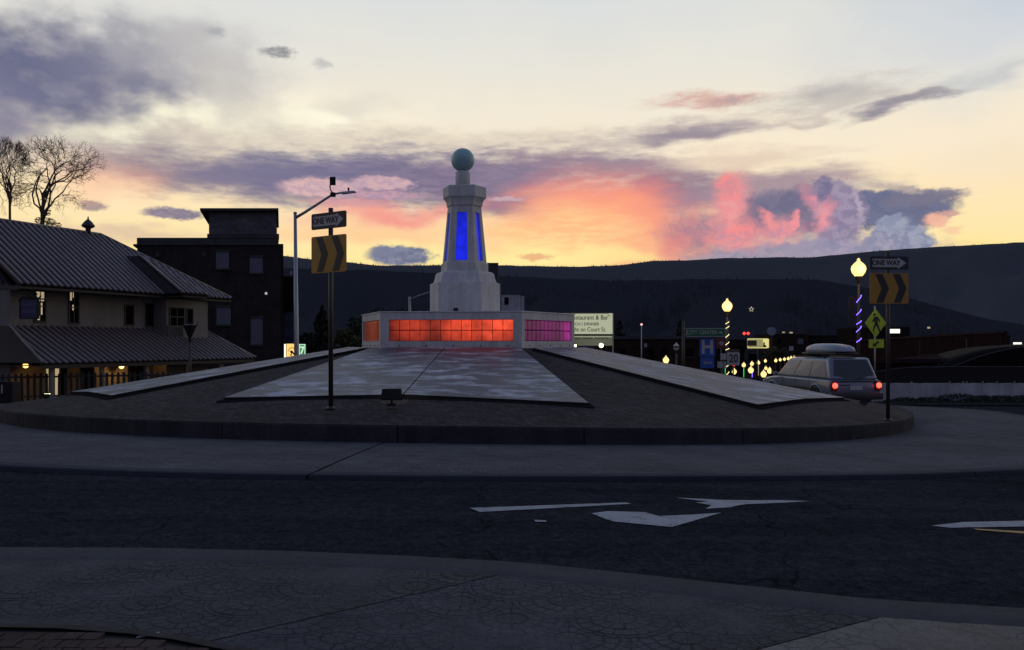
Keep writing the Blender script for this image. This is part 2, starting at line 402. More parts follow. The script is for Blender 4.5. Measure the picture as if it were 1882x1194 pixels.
MT = dict(
    kerb=mat('kerb_concrete', (.036, .036, .040), .95, spec=.1, noise=[(1.2, .35, one), (30, .25, one), (3, .3, (1, 1, .2))], bump=(60, .004)),
    white=mat('painted_plaster', (.54, .525, .505), .7, noise=[(1.2, .16, one), (14, .10, one), (5, .22, (1, 1, .12))], bump=(40, .002)),
    white_dark=mat('painted_plaster_cap', (.62, .62, .63), .6, noise=[(2, .12, one)]),
    grout=mat('dark_grout', (.03, .025, .025), .8),
    teal=mat('teal_globe', (.32, .50, .50), .4, noise=[(4, .15, one)], bump=(20, .002)),
    black=mat('black_paint', (.014, .013, .013), .6, spec=.2),
    matt_dark=mat('dark_matt', (.024, .022, .023), .95, spec=.0),
    pole_brown=mat('brown_pole_paint', (.030, .022, .019), .5, noise=[(6, .3, (1, 1, .2))]),
    galv=mat('galvanised_steel', (.34, .35, .37), .45, .6, noise=[(5, .15, (1, 1, .2))]),
    sign_black=mat('sign_black', (.022, .021, .021), .55, noise=[(10, .2, one)]),
    sign_white=mat('sign_white', (.42, .40, .39), .5, noise=[(5, .12, one)]),
    sign_back=mat('sign_aluminium', (.3, .3, .3), .4, .7),
    sign_yellow=mat('sign_yellow', (.40, .20, .018), .5, noise=[(5, .12, one)]),
    sign_lime=mat('sign_lime', (.46, .60, .03), .5, noise=[(5, .1, one)]),
    sign_green=mat('sign_green', (.008, .12, .05), .5, noise=[(5, .15, one)]),
    sign_blue=mat('sign_blue', (.015, .09, .38), .5, noise=[(5, .15, one)]),
    sign_navy=mat('sign_navy', (.02, .02, .07), .5),
    navy_letter=mat('navy_letter', (.08, .08, .16), .5),
    sign_red=mat('sign_red', (.13, .02, .02), .6, noise=[(5, .3, one)]),
    roofm=mat('seamed_metal_roof', (.030, .022, .022), .6, .0, spec=.15, noise=[(2.0, .25, one), (.4, .3, one)]),
    seam=mat('roof_seam_metal', (.21, .175, .172), .45, .1, noise=[(3, .2, one)]),  # paler than the roof pans: sky reflection on the ribs put into the colour
    stucco=mat('stucco', (.165, .155, .14), .9, noise=[(.8, .18, one), (20, .1, one), (2, .15, (1, 1, .2))], bump=(60, .004)),
    timber=mat('dark_timber', (.025, .019, .016), .7),
    timber_plain=mat('board_panel', (.050, .042, .050), .8, noise=[(1.5, .2, one)]),
    glass=mat('dark_glass', (.006, .007, .008), .6, spec=.0),
    frame=mat('window_frame', (.035, .032, .03), .6),
    brick=mat('old_brick', (.034, .027, .025), .9, spec=.1, noise=[(1, .4, one), (6, .4, one), (25, .3, one)]),
    cornice=mat('brick_cornice', (.060, .058, .066), .9, spec=.1, noise=[(1, .3, one), (8, .25, one)]),
    tower=mat('tower_plaster', (.085, .085, .092), .9, noise=[(.8, .5, (1, 1, 2)), (5, .3, one)]),
    board=mat('boarded_window', (.105, .115, .145), .8, noise=[(3, .15, one)]),
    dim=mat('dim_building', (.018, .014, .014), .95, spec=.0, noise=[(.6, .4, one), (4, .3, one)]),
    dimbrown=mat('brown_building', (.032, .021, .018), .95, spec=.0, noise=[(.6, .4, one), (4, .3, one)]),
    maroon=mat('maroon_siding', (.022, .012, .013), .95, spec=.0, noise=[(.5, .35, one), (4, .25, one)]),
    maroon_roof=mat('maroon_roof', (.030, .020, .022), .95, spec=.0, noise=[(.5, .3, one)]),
    palecon=mat('pale_concrete', (.38, .38, .40), .9, spec=.1, noise=[(.7, .25, one), (10, .15, one), (2.0, .3, (1, 1, .15))], bump=(50, .004)),
    arch=mat('dark_arch', (.008, .007, .007), .9, spec=.05, noise=[(1, .3, one)]),
    bark=mat('bark', (.10, .070, .052), .9, noise=[(8, .3, one)]),
    leafdark=mat('leaf_dark', (.022, .028, .018), .8, noise=[(1.5, .5, one)]),
    leafolive=mat('leaf_olive', (.060, .062, .018), .8, noise=[(1.5, .4, one)]),
    carpaint=mat('silver_car_paint', (.165, .185, .24), .30, .25, coat=.5, noise=[(3, .05, one)]),
    cartrim=mat('car_trim_black', (.02, .02, .022), .5),
    carglass=mat('car_glass', (.015, .017, .02), .05, spec=.7),
    sideglass=mat('car_side_glass', (.26, .25, .26), .2, spec=.8),  # pale base colour stands for the sky reflected in the side windows
    boxplastic=mat('cargo_box_plastic', (.26, .29, .35), .4, noise=[(3, .08, one)]),
    tyre=mat('rubber', (.015, .015, .015), .8),
    chrome=mat('bare_metal', (.5, .5, .5), .25, .9),
    paint=None,
    paint_y=mat('yellow_road_paint', (.42, .25, .08), .75, noise=[(10, .35, one)]),
    lens_red=mat('tail_lens', (.25, .01, .01), .3),
    globe_off=mat('unlit_globe', (.55, .55, .55), .3),
    dish=mat('dish_white', (.22, .25, .34), .7),
    hill_tree=mat('ridge_trees', (.044, .046, .055), .9),
)
EM = dict(
    lamp=emis('lamp_glow', (1.0, .70, .26), 1.25),
    lamp_hot=emis('lamp_glow_hot', (1.0, .68, .21), 1.8),
    porch=emis('porch_bulb', (1.0, .50, .11), 2.8),
    wrap=emis('warm_string', (1.0, .86, .36), 1.9),
    violet=emis('violet_string', (.20, .10, 1.0), 3.2),
    tail=emis('tail_glow', (1.0, .075, .04), 3.2),
    blue_off=emis('blue_panel', (.004, .010, .66), 1.0),
    lit=emis('lit_window', (.95, .72, .42), .42),
    litw=emis('lit_strip', (1.0, .92, .78), 1.4),
    yellow=emis('yellow_sign', (1.0, .62, .16), 1.1),
    yellowdark=emis('yellow_sign_band', (.75, .36, .06), .8),
    green7=emis('green_sign', (.03, .32, .10), .5),
    green7l=emis('pale_sign', (.62, .95, .66), .9),
    board=emis('lit_board', (.62, .65, .41), .60),
    board2=emis('lit_board_low', (.12, .13, .03), .35),
    boxsign=emis('lit_box_sign', (.42, .38, .12), .6),
    boxsign2=emis('lit_box_sign_bright', (.95, .85, .28), .75),
    red=emis('red_signal', (1.0, .03, .02), 3.0),
    green=emis('green_signal', (.05, .8, .12), 1.2),
    flood=emis('flood_lens', (1.0, .93, .48), 9.0),
    star=emis('star_bulbs', (1.0, .85, .62), .55),
    pinkdot=emis('far_beacon', (1.0, .55, .45), 1.2),
    white=emis('white_bulb', (.9, .95, 1.0), .5),
)
def glow_gradient(name, col, base, spots):
    """back-lit glass: lamp falloff put into its emission around given spots, no tubes behind it (world positions)"""
    m = bpy.data.materials.new(name); m.use_nodes = True; nt = m.node_tree; b = nt.nodes['Principled BSDF']
    b.inputs['Base Color'].default_value = (col[0] * .4, col[1] * .4 + .01, col[2] * .4 + .01, 1); b.inputs['Roughness'].default_value = .25
    g = nt.nodes.new('ShaderNodeNewGeometry'); tot = None
    for (p, r, s) in spots:
        d = nt.nodes.new('ShaderNodeVectorMath'); d.operation = 'SUBTRACT'; nt.links.new(g.outputs['Position'], d.inputs[0]); d.inputs[1].default_value = p
        l = nt.nodes.new('ShaderNodeVectorMath'); l.operation = 'LENGTH'; nt.links.new(d.outputs[0], l.inputs[0])
        mr_ = nt.nodes.new('ShaderNodeMapRange'); mr_.interpolation_type = 'SMOOTHERSTEP'; nt.links.new(l.outputs['Value'], mr_.inputs[0])
        mr_.inputs[1].default_value = r; mr_.inputs[2].default_value = 0; mr_.inputs[3].default_value = 0; mr_.inputs[4].default_value = s
        if tot is None: tot = mr_.outputs[0]
        else:
            a = nt.nodes.new('ShaderNodeMath'); a.operation = 'ADD'; nt.links.new(tot, a.inputs[0]); nt.links.new(mr_.outputs[0], a.inputs[1]); tot = a.outputs[0]
    a = nt.nodes.new('ShaderNodeMath'); a.operation = 'ADD'; nt.links.new(tot, a.inputs[0]); a.inputs[1].default_value = base
    oi = nt.nodes.new('ShaderNodeObjectInfo'); v = nt.nodes.new('ShaderNodeMapRange'); nt.links.new(oi.outputs['Random'], v.inputs[0]); v.inputs[3].default_value = .82; v.inputs[4].default_value = 1.12
    ns = nt.nodes.new('ShaderNodeTexNoise'); ns.inputs['Scale'].default_value = 4; nt.links.new(g.outputs['Position'], ns.inputs['Vector'])
    nv = nt.nodes.new('ShaderNodeMapRange'); nt.links.new(ns.outputs['Fac'], nv.inputs[0]); nv.inputs[1].default_value = .3; nv.inputs[2].default_value = .7; nv.inputs[3].default_value = .66; nv.inputs[4].default_value = 1.18
    x = nt.nodes.new('ShaderNodeMath'); x.operation = 'MULTIPLY'; nt.links.new(a.outputs[0], x.inputs[0]); nt.links.new(v.outputs[0], x.inputs[1])
    x2 = nt.nodes.new('ShaderNodeMath'); x2.operation = 'MULTIPLY'; nt.links.new(x.outputs[0], x2.inputs[0]); nt.links.new(nv.outputs[0], x2.inputs[1])
    b.inputs['Emission Color'].default_value = (col[0], col[1], col[2], 1); nt.links.new(x2.outputs[0], b.inputs['Emission Strength'])
    return m

def ground_mat(name, col, rough, fine=.3, patch=.25, bumpd=.004, bumps=90, scales=None, spec=.5, mortar=None, brick=None, streak=None, road=False):
    m = bpy.data.materials.new(name); m.use_nodes = True; nt = m.node_tree; b = nt.nodes['Principled BSDF']
    b.inputs['Roughness'].default_value = rough; b.inputs['Specular IOR Level'].default_value = spec
    g = nt.nodes.new('ShaderNodeNewGeometry'); pos = g.outputs['Position']
    def nn(t, **k):
        n = nt.nodes.new(t)
        for a, v in k.items(): setattr(n, a, v)
        return n
    def ntex(scale, detail=5, vec=None, rough=.6):
        t = nn('ShaderNodeTexNoise'); t.inputs['Scale'].default_value = scale; t.inputs['Detail'].default_value = detail; t.inputs['Roughness'].default_value = rough
        nt.links.new(vec or pos, t.inputs['Vector']); return t.outputs['Fac']
    def mrange(v, a, b_, c, d):
        r = nn('ShaderNodeMapRange'); nt.links.new(v, r.inputs[0])
        for i, q in enumerate((a, b_, c, d)): r.inputs[i + 1].default_value = q
        return r.outputs[0]
    def mul(a, c):
        x = nn('ShaderNodeMath', operation='MULTIPLY')
        for i, q in enumerate((a, c)):
            if isinstance(q, float): x.inputs[i].default_value = q
            else: nt.links.new(q, x.inputs[i])
        return x.outputs[0]
    f = mul(mrange(ntex(.35), .3, .7, 1 - patch, 1 + patch), mrange(ntex(bumps, 4), .25, .75, 1 - fine, 1 + fine))
    f = mul(f, mrange(ntex(3.5, 6), .3, .7, 1 - patch * .7, 1 + patch * .7))
    f = mul(f, mrange(ntex(22, 5, None, .75), .3, .7, 1 - fine * .6, 1 + fine * .6))
    if road:
        f = mul(f, mrange(ntex(9, 8, None, .85), .36, .64, .62, 1.42))
        mpr = nn('ShaderNodeMapping'); mpr.inputs['Scale'].default_value = (.10, 1.6, 1); nt.links.new(pos, mpr.inputs[0])
        f = mul(f, mrange(ntex(1.0, 4, mpr.outputs[0]), .35, .65, .82, 1.22))
        wv = nn('ShaderNodeVectorMath', operation='ADD'); nt.links.new(pos, wv.inputs[0]); tn = nn('ShaderNodeTexNoise'); tn.inputs['Scale'].default_value = 1.4; nt.links.new(pos, tn.inputs['Vector']); nt.links.new(tn.outputs['Color'], wv.inputs[1])
        vr = nn('ShaderNodeTexVoronoi', feature='DISTANCE_TO_EDGE'); vr.inputs['Scale'].default_value = .30; nt.links.new(wv.outputs[0], vr.inputs['Vector'])
        f = mul(f, mrange(vr.outputs['Distance'], .0, .006, .45, 1.0))
    height = ntex(bumps, 4)
    if streak:
        # paler, rougher streaks running along the slab
        mp = nn('ShaderNodeMapping'); mp.inputs['Scale'].default_value = streak[0]; nt.links.new(pos, mp.inputs[0])
        s = ntex(1.0, 7, mp.outputs[0], .68)
        f2 = mrange(s, streak[1], streak[2], 0, 1)
        cm = nn('ShaderNodeMix', data_type='RGBA'); nt.links.new(f2, cm.inputs[0]); cm.inputs[6].default_value = col + (1,); cm.inputs[7].default_value = streak[3] + (1,)
        base = cm.outputs[2]
        nt.links.new(mrange(s, streak[1], streak[2], rough, rough + .25), b.inputs['Roughness'])
    else: base = None
    if brick:
        bt = nn('ShaderNodeTexBrick'); mp = nn('ShaderNodeMapping'); mp.inputs['Rotation'].default_value = (0, 0, brick[2]); nt.links.new(pos, mp.inputs[0]); nt.links.new(mp.outputs[0], bt.inputs['Vector'])
        bt.inputs['Scale'].default_value = 1.0; bt.inputs['Brick Width'].default_value = brick[0]; bt.inputs['Row Height'].default_value = brick[1]; bt.inputs['Mortar Size'].default_value = .006
        bt.inputs['Color1'].default_value = tuple(c * .75 for c in col) + (1,); bt.inputs['Color2'].default_value = tuple(c * 1.3 for c in col) + (1,); bt.inputs['Mortar'].default_value = tuple(c * .45 for c in col) + (1,)
        base = bt.outputs['Color']
        h2 = mrange(bt.outputs['Fac'], 0, 1, 1, 0); height = nn('ShaderNodeMath', operation='ADD').outputs[0]
        nt.links.new(h2, height.node.inputs[0]); nt.links.new(mul(ntex(bumps, 3), .3), height.node.inputs[1])
    if mortar:
        # stamped fan pattern: overlapping scales, each with curved rows of setts
        S = mortar
        sp = nn('ShaderNodeSeparateXYZ'); nt.links.new(pos, sp.inputs[0])
        def mm(op, a, c=None, d=None):
            x = nn('ShaderNodeMath', operation=op)
            for i, q in enumerate((a, c, d)):
                if q is None: continue
                if isinstance(q, (int, float)): x.inputs[i].default_value = q
                else: nt.links.new(q, x.inputs[i])
            return x.outputs[0]
        X = mm('DIVIDE', sp.outputs[0], S); Y = mm('DIVIDE', sp.outputs[1], S * .5)
        wob = mrange(ntex(6, 3), .3, .7, -.02, .02)
        X = mm('ADD', X, wob)
        row = mm('FLOOR', Y); best = None
        # rows k = row+1, row, row-1 ; the nearest to the viewer that contains the point wins
        D_ = None; A_ = None
        for k in (-1, 0, 1):
            rk = mm('ADD', row, k) if k else row
            off = mm('MULTIPLY', mm('FLOORED_MODULO', rk, 2.0), .5)
            cx = mm('SUBTRACT', mm('FRACT', mm('SUBTRACT', X, off)), .5)
            cy = mm('MULTIPLY', mm('SUBTRACT', Y, rk), .5)
            d = mm('SQRT', mm('ADD', mm('MULTIPLY', cx, cx), mm('MULTIPLY', cy, cy)))
            an = mm('ARCTAN2', cx, cy)
            if D_ is None: D_ = d; A_ = an
            else:
                inside = mm('LESS_THAN', d, .5)
                keep = mm('SUBTRACT', 1.0, inside)
                D_ = mm('ADD', mm('MULTIPLY', D_, keep), mm('MULTIPLY', d, inside))
                A_ = mm('ADD', mm('MULTIPLY', A_, keep), mm('MULTIPLY', an, inside))
        rings = mm('MULTIPLY', D_, 7.0)
        fr = mm('ABSOLUTE', mm('SUBTRACT', mm('FRACT', rings), .5))
        ringline = mrange(fr, .40, .48, 0.0, 1.0)
        cnt = mm('ADD', mm('FLOOR', rings), 1.5)
        ang = mm('MULTIPLY', mm('MULTIPLY', A_, cnt), .9)
        fa = mm('ABSOLUTE', mm('SUBTRACT', mm('FRACT', ang), .5))
        radline = mrange(fa, .44, .49, 0.0, 1.0)
        line = mm('MAXIMUM', ringline, radline)
        edge = mrange(mm('ABSOLUTE', mm('SUBTRACT', D_, .5)), 0.0, .02, 1.0, 0.0)
        line = mm('MAXIMUM', line, edge)
        wear = mrange(ntex(1.3, 4), .38, .62, .15, 1.0)
        line = mm('MULTIPLY', line, wear)
        f = mul(f, mrange(line, 0, 1, 1.0, .84))
        height = mm('ADD', mm('MULTIPLY', line, -1.0), mm('MULTIPLY', ntex(14, 4), .8))
    x = nn('ShaderNodeVectorMath', operation='SCALE')
    if base is None: x.inputs[0].default_value = col
    else: nt.links.new(base, x.inputs[0])
    nt.links.new(f, x.inputs['Scale']); nt.links.new(x.outputs[0], b.inputs['Base Color'])
    bn = nn('ShaderNodeBump'); bn.inputs['Distance'].default_value = bumpd; nt.links.new(height, bn.inputs['Height']); nt.links.new(bn.outputs[0], b.inputs['Normal'])
    return m
GM = dict(
    asphalt=ground_mat('asphalt', (.031, .033, .039), .95, fine=.7, patch=.16, bumps=110, bumpd=.010, road=True, spec=.0),
    stamped=ground_mat('stamped_concrete', (.056, .063, .082), .9, fine=.35, patch=.24, bumpd=.014, mortar=.62, spec=.05),
    stamped_apron=ground_mat('stamped_concrete_apron', (.098, .100, .112), .9, fine=.35, patch=.22, bumpd=.02, mortar=.62, spec=.05),
    gutter=ground_mat('gutter_concrete', (.050, .056, .070), .9, fine=.3, patch=.15, spec=.05),
    mound=ground_mat('mound_pavers', (.056, .049, .050), .95, fine=.6, patch=.2, brick=(.2, .1, .6), bumpd=.006, spec=.05),
    slab=ground_mat('stone_slab', (.058, .062, .080), .55, fine=.2, patch=.25, bumpd=.003, bumps=50, streak=((1.0, 2.4, 1.0), .49, .62, (.46, .46, .50))),
    earth=ground_mat('earth', (.030, .030, .030), .95, fine=.3, patch=.3, spec=.1),
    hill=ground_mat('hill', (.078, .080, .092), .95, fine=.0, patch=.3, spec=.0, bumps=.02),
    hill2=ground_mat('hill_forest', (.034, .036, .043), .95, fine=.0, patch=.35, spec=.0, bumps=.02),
    paver=ground_mat('paver_brown', (.075, .052, .048), .9, fine=.3, patch=.3, spec=.05),
)

def worn_paint(name, col):
    """thermoplastic paint worn through to the asphalt in specks and scrapes"""
    m = mat(name, col, .8, noise=[(2, .22, (1, 1, 1)), (25, .25, (1, 1, 1))]); nt = m.node_tree; b = nt.nodes['Principled BSDF']
    src = b.inputs['Base Color'].links[0].from_socket
    g = nt.nodes.new('ShaderNodeNewGeometry')
    t = nt.nodes.new('ShaderNodeTexNoise'); t.inputs['Scale'].default_value = 9; t.inputs['Detail'].default_value = 9; t.inputs['Roughness'].default_value = .75
    mp = nt.nodes.new('ShaderNodeMapping'); mp.inputs['Scale'].default_value = (.5, 1.6, 1); nt.links.new(g.outputs['Position'], mp.inputs[0]); nt.links.new(mp.outputs[0], t.inputs['Vector'])
    r = nt.nodes.new('ShaderNodeMapRange'); nt.links.new(t.outputs['Fac'], r.inputs[0]); r.inputs[1].default_value = .55; r.inputs[2].default_value = .62
    x = nt.nodes.new('ShaderNodeMix'); x.data_type = 'RGBA'; nt.links.new(r.outputs[0], x.inputs[0]); nt.links.new(src, x.inputs[6]); x.inputs[7].default_value = (.07, .075, .085, 1)
    nt.links.new(x.outputs[2], b.inputs['Base Color']); return m
MT['paint'] = worn_paint('road_paint', (.27, .295, .335))
MT['paint_y'] = worn_paint('yellow_road_paint', (.42, .25, .08))

# ---------------------------------------------------------------- the ground and the roundabout
CC = Vector((-1.45, 27.45, 0)); RI = 13.45; RA = 17.75; RL = 22.3
def ring_pt(a, r): return CC.x + r * math.sin(a), CC.y - r * math.cos(a)      # a = 0 points at the camera
def sheet(name, xs, ys, zf, m, kind='structure'):
    b = MB(); n = len(xs)
    b.v = [Vector((x, y, zf(x, y))) for y in ys for x in xs]
    for j in range(len(ys) - 1):
        for i in range(n - 1): b.f.append((j * n + i, j * n + i + 1, (j + 1) * n + i + 1, (j + 1) * n + i)); b.sm.append(True)
    return tag(b.build(name, m), kind=kind)
def spaced(vals):
    out = []
    for a, b, s in vals:
        x = a
        while x < b - 1e-6: out.append(x); x += s
    out.append(vals[-1][1]); return out
sheet('ground', spaced([(-3000, -200, 200), (-200, -40, 20), (-40, 40, 1), (40, 200, 20), (200, 3000, 200)]),
      spaced([(-60, 0, 10), (0, 60, 1), (60, 200, 10), (200, 1600, 100)]), lambda x, y: gz(x, y) - .05, GM['earth'])
sheet('road', spaced([(-42, 46, 1)]), spaced([(-12, 100, 1)]), lambda x, y: gz(x, y), GM['asphalt'])
def annulus(name, r0, r1, off, m, a0=0, a1=360, step=2, nr=4, parent=None, skirt=0.0):
    b = MB(); A = [R(a0 + (a1 - a0) * i / int((a1 - a0) / step)) for i in range(int((a1 - a0) / step) + 1)]
    rs = [r0 + (r1 - r0) * j / nr for j in range(nr + 1)]
    for a in A:
        for r in rs:
            x, y = ring_pt(a, r); b.v.append(Vector((x, y, gz(x, y) + off)))
        if skirt:
            x, y = ring_pt(a, r1); b.v.append(Vector((x, y, gz(x, y) + off - skirt)))
    n = nr + 1 + (1 if skirt else 0)
    for i in range(len(A) - 1):
        for j in range(n - 1): b.f.append((i * n + j, (i + 1) * n + j, (i + 1) * n + j + 1, i * n + j + 1)); b.sm.append(j < nr)
    o = b.build(name, m, parent)
    if parent is None: tag(o, kind='structure')
    return o
# apron panels with open joints between them, then its flush edge band
apron = annulus('truck_apron', RI - .05, RA - .02, .016, mat('joint_filler', (.02, .02, .022), .9), skirt=.02)
joints = [-92, -62, -33, -3.2, 27, 50, 70, 90, 115, 140, 165, 190, 215, 240, 255]
for i, a in enumerate(joints):
    nx = joints[(i + 1)] if i + 1 < len(joints) else joints[0] + 360
    o = annulus('apron_panel', RI - .04, RA - .36, .05, GM['stamped_apron'], a + .06, nx - .06, step=(nx - a) / 12 * .999, parent=apron)
    o = annulus('apron_edge_band', RA - .35, RA, .052, GM['gutter'], a + .04, nx - .04, step=(nx - a) / 12 * .999, nr=2, parent=apron, skirt=.07)
# mound
HX = [Vector((-4.94, 26.9)), Vector((-3.87, 24.0)), Vector((.283, 23.6)), Vector((2.0, 26.2))]
HC = Vector((-1.6, 27.2))
HX += [2 * HC - HX[1], 2 * HC - HX[2]]          # FL L R FR BR BL
for k in (4, 5):
    pass
ZB = 1.45
def hexr(a):
    d = Vector((math.sin(a), -math.cos(a))); o = Vector((CC.x, CC.y)); best = 1.0
    for i in range(6):
        p, q = HX[i], HX[(i + 1) % 6]; e = q - p; den = d.x * e.y - d.y * e.x
        if abs(den) < 1e-9: continue
        w = p - o; t = (w.x * e.y - w.y * e.x) / den; s = (w.x * d.y - w.y * d.x) / den
        if t > 0 and -.001 <= s <= 1.001: best = t
    return best
KH = .345
def zM(x, y):
    dx, dy = x - CC.x, y - CC.y; r = math.hypot(dx, dy); a = math.atan2(dx, -dy)
    if r > RI: return gz(x, y)
    rh = hexr(a) + .05; ex, ey = ring_pt(a, RI - .16); zr = gz(ex, ey) + KH
    if r <= rh: return ZB
    t = min(1, (RI - .16 - r) / (RI - .16 - rh)); t = max(0, t)
    return zr + (ZB - zr) * t
b = MB(); NA = 180; NR = 14
for i in range(NA):
    a = 2 * math.pi * i / NA; rh = hexr(a) + .05
    for j in range(NR + 1):
        r = rh + (RI - .16 - rh) * j / NR; x, y = ring_pt(a, r); b.v.append(Vector((x, y, zM(x, y))))
for i in range(NA):
    for j in range(NR):
        i2 = (i + 1) % NA; b.f.append((i * (NR + 1) + j, i2 * (NR + 1) + j, i2 * (NR + 1) + j + 1, i * (NR + 1) + j + 1)); b.sm.append(True)
b.f.append(tuple(i * (NR + 1) for i in range(NA))); b.sm.append(False)
mound = tag(b.build('island_mound', GM['mound']), kind='structure')
# kerb stones round the island
nk = 26
for k in range(nk):
    a0 = R(-2.2 + 360 * k / nk) + .0007; a1 = R(-2.2 + 360 * (k + 1) / nk) - .0007
    b = MB(); ns = 6
    for i in range(ns + 1):
        a = a0 + (a1 - a0) * i / ns
        xo, yo = ring_pt(a, RI); xi, yi = ring_pt(a, RI - .16); z = gz(xo, yo)
        xe, ye = ring_pt(a, RI - .02)
        b.v += [Vector((xo, yo, z + .02)), Vector((xe, ye, z + KH - .03)), Vector((*ring_pt(a, RI - .04), z + KH + .006)), Vector((xi, yi, gz(xi, yi) + KH + .008)), Vector((xi, yi, z + .02))]
    for i in range(ns):
        for j in range(4): b.f.append((i * 5 + j, i * 5 + 5 + j, i * 5 + 6 + j, i * 5 + 1 + j)); b.sm.append(False)
    b.f += [(0, 1, 2, 3, 4), tuple(ns * 5 + j for j in (4, 3, 2, 1, 0))]; b.sm += [False, False]
    b.build('kerb_stone', MT['kerb'], mound)
# raised stone slabs on three sides of the mound
SH = .085
def slab(corners, label, dark_rim=.08):
    """corners: top a, top b, bottom b, bottom a (plan points)"""
    ta, tb, bb, ba = corners; c = (ta + tb + bb + ba) / 4
    root = thing('stone_slab', label, 'stone slab', (c.x, c.y, zM(c.x, c.y)), group='stone slabs laid on the slopes of the mound')
    def grid(ta, tb, bb, ba, h0, h1, m, name, par, n=14):
        b = MB(); 
        def pt(u, v):
            p = (ta.lerp(tb, u)).lerp(ba.lerp(bb, u), v); return p
        cz = [zM(q.x, q.y) for q in (ta, tb, bb, ba)]
        def zs(p, u, v):
            flat = (cz[0] + (cz[1] - cz[0]) * u) * (1 - v) + (cz[3] + (cz[2] - cz[3]) * u) * v
            return max(flat, zM(p.x, p.y) - h1 * .62) + h1
        for j in range(n + 1):
            for i in range(n + 1):
                p = pt(i / n, j / n); b.v.append(Vector((p.x, p.y, zs(p, i / n, j / n))))
        for j in range(n):
            for i in range(n): b.f.append((j * (n + 1) + i, j * (n + 1) + i + 1, (j + 1) * (n + 1) + i + 1, (j + 1) * (n + 1) + i)); b.sm.append(True)
        rim = [(i, 0) for i in range(n)] + [(n, j) for j in range(n)] + [(i, n) for i in range(n, 0, -1)] + [(0, j) for j in range(n, 0, -1)]
        top = b.build(name, m, par)
        e = MB()
        for (i, j) in rim:
            p = pt(i / n, j / n); e.v += [Vector((p.x, p.y, zs(p, i / n, j / n) - .001)), Vector((p.x, p.y, zM(p.x, p.y) + h0))]
        for k in range(len(rim)):
            k2 = (k + 1) % len(rim); e.f.append((2 * k, 2 * k2, 2 * k2 + 1, 2 * k + 1)); e.sm.append(False)
        e.build('slab_edge' if name != 'slab_shadow_line' else 'slab_shadow_rim', MT['matt_dark'], top)  # dark colour on the sides draws the shadow line below the slab
        return top
    cc = c
    def grow(p, d): v = p - cc; return p + v.normalized() * d
    grid(grow(ta, .03), grow(tb, .03), grow(bb, .16), grow(ba, .16), -.02, .030, MT['matt_dark'], 'slab_shadow_line', root)  # dark sheet painted as the shadow under the slab, slightly wider than it
    return root, grid
def G2(x, y, off=0.0): p = onground(x, y, off, zM, 11.0, 60.0); return Vector((p.x, p.y))
def off_face(i, j, o, s0=0.0, s1=0.0):
    p, q = HX[i], HX[j]; e = (q - p).normalized(); n = Vector((e.y, -e.x)); 
    if n.dot(p - HC) < 0: n = -n
    return p + n * o + e * s0, q + n * o - e * s1
# front slab, in two pieces with a skewed joint
ta, tb = off_face(1, 2, .45, -.15, .0)
ba, bb = G2(412, 730, SH), G2(1082, 740, SH)
front, grid = slab((ta, tb, bb, ba), 'broad grey stone slab below the orange glass panels')
jt = ta.lerp(tb, .50); jb = ba.lerp(bb, .50)
gap = (tb - ta).normalized() * .012
grid(ta, jt - gap, jb - gap, ba, -.02, SH, GM['slab'], 'slab_half', front)
grid(jt + gap, tb, bb, jb + gap, -.02, SH, GM['slab'], 'slab_half', front)
ta, tb = off_face(2, 3, .45, -.1, .1)
ba = G2(1392, 743, SH); bb = ba + Vector((3.9, 4.9))
rslab_out = bb.copy()
rslab, grid = slab((ta, tb, bb, ba), 'grey stone slab running down towards the silver car')
for u0, u1 in ((0, .5), (.5, 1)):
    q = [ta.lerp(tb, u0), ta.lerp(tb, u1), ba.lerp(bb, u1), ba.lerp(bb, u0)]
    g2 = (tb - ta).normalized() * .01
    grid(q[0] + g2, q[1] - g2, q[2] - g2, q[3] + g2, -.02, SH, GM['slab'], 'slab_half', rslab)
ta, tb = off_face(0, 1, .45, .1, -.1)
bb = G2(205, 726, SH); ba = bb + Vector((-3.1, 4.0))
lslab_out = ba.copy()
lslab, grid = slab((ta, tb, bb, ba), 'grey stone slab seen edge-on beside the seamed roof building')
for u0, u1 in ((0, .5), (.5, 1)):
    q = [ta.lerp(tb, u0), ta.lerp(tb, u1), ba.lerp(bb, u1), ba.lerp(bb, u0)]
    g2 = (tb - ta).normalized() * .01
    grid(q[0] + g2, q[1] - g2, q[2] - g2, q[3] + g2, -.02, SH, GM['slab'], 'slab_half', lslab)

# ---------------------------------------------------------------- near splitter pad
edge = [onground(x, y, 0) for x, y in ((0, 1013), (270, 1014), (530, 1020), (750, 1029), (941, 1040), (1110, 1056), (1275, 1075), (1450, 1094), (1600, 1110), (1740, 1119), (1882, 1127))]
edge = [Vector((-14, 9.6, 0)), Vector((-9, 7.7, 0)), Vector((-6, 6.8, 0))] + [Vector((p.x, p.y, 0)) for p in edge] + [Vector((4.4, 4.6, 0)), Vector((7, 4.1, 0)), Vector((12, 3.6, 0))]
def offset_line(line, d):
    out = []
    for i, p in enumerate(line):
        t = (line[min(i + 1, len(line) - 1)] - line[max(i - 1, 0)]).normalized(); out.append(p + Vector((t.y, -t.x, 0)) * d)
    return out
PZ = .035
def strip(name, A, B, z, m, parent, za=None):
    b = MB(); n = len(A)
    for p in A: b.v.append(Vector((p.x, p.y, gz(p.x, p.y) + z)))
    for p in B: b.v.append(Vector((p.x, p.y, gz(p.x, p.y) + z)))
    for p in A: b.v.append(Vector((p.x, p.y, gz(p.x, p.y) - .01)))
    for i in range(n - 1):
        b.f += [(i, i + 1, n + i + 1, n + i), (2 * n + i, 2 * n + i + 1, i + 1, i)]; b.sm += [True, False]
    return b.build(name, m, parent)
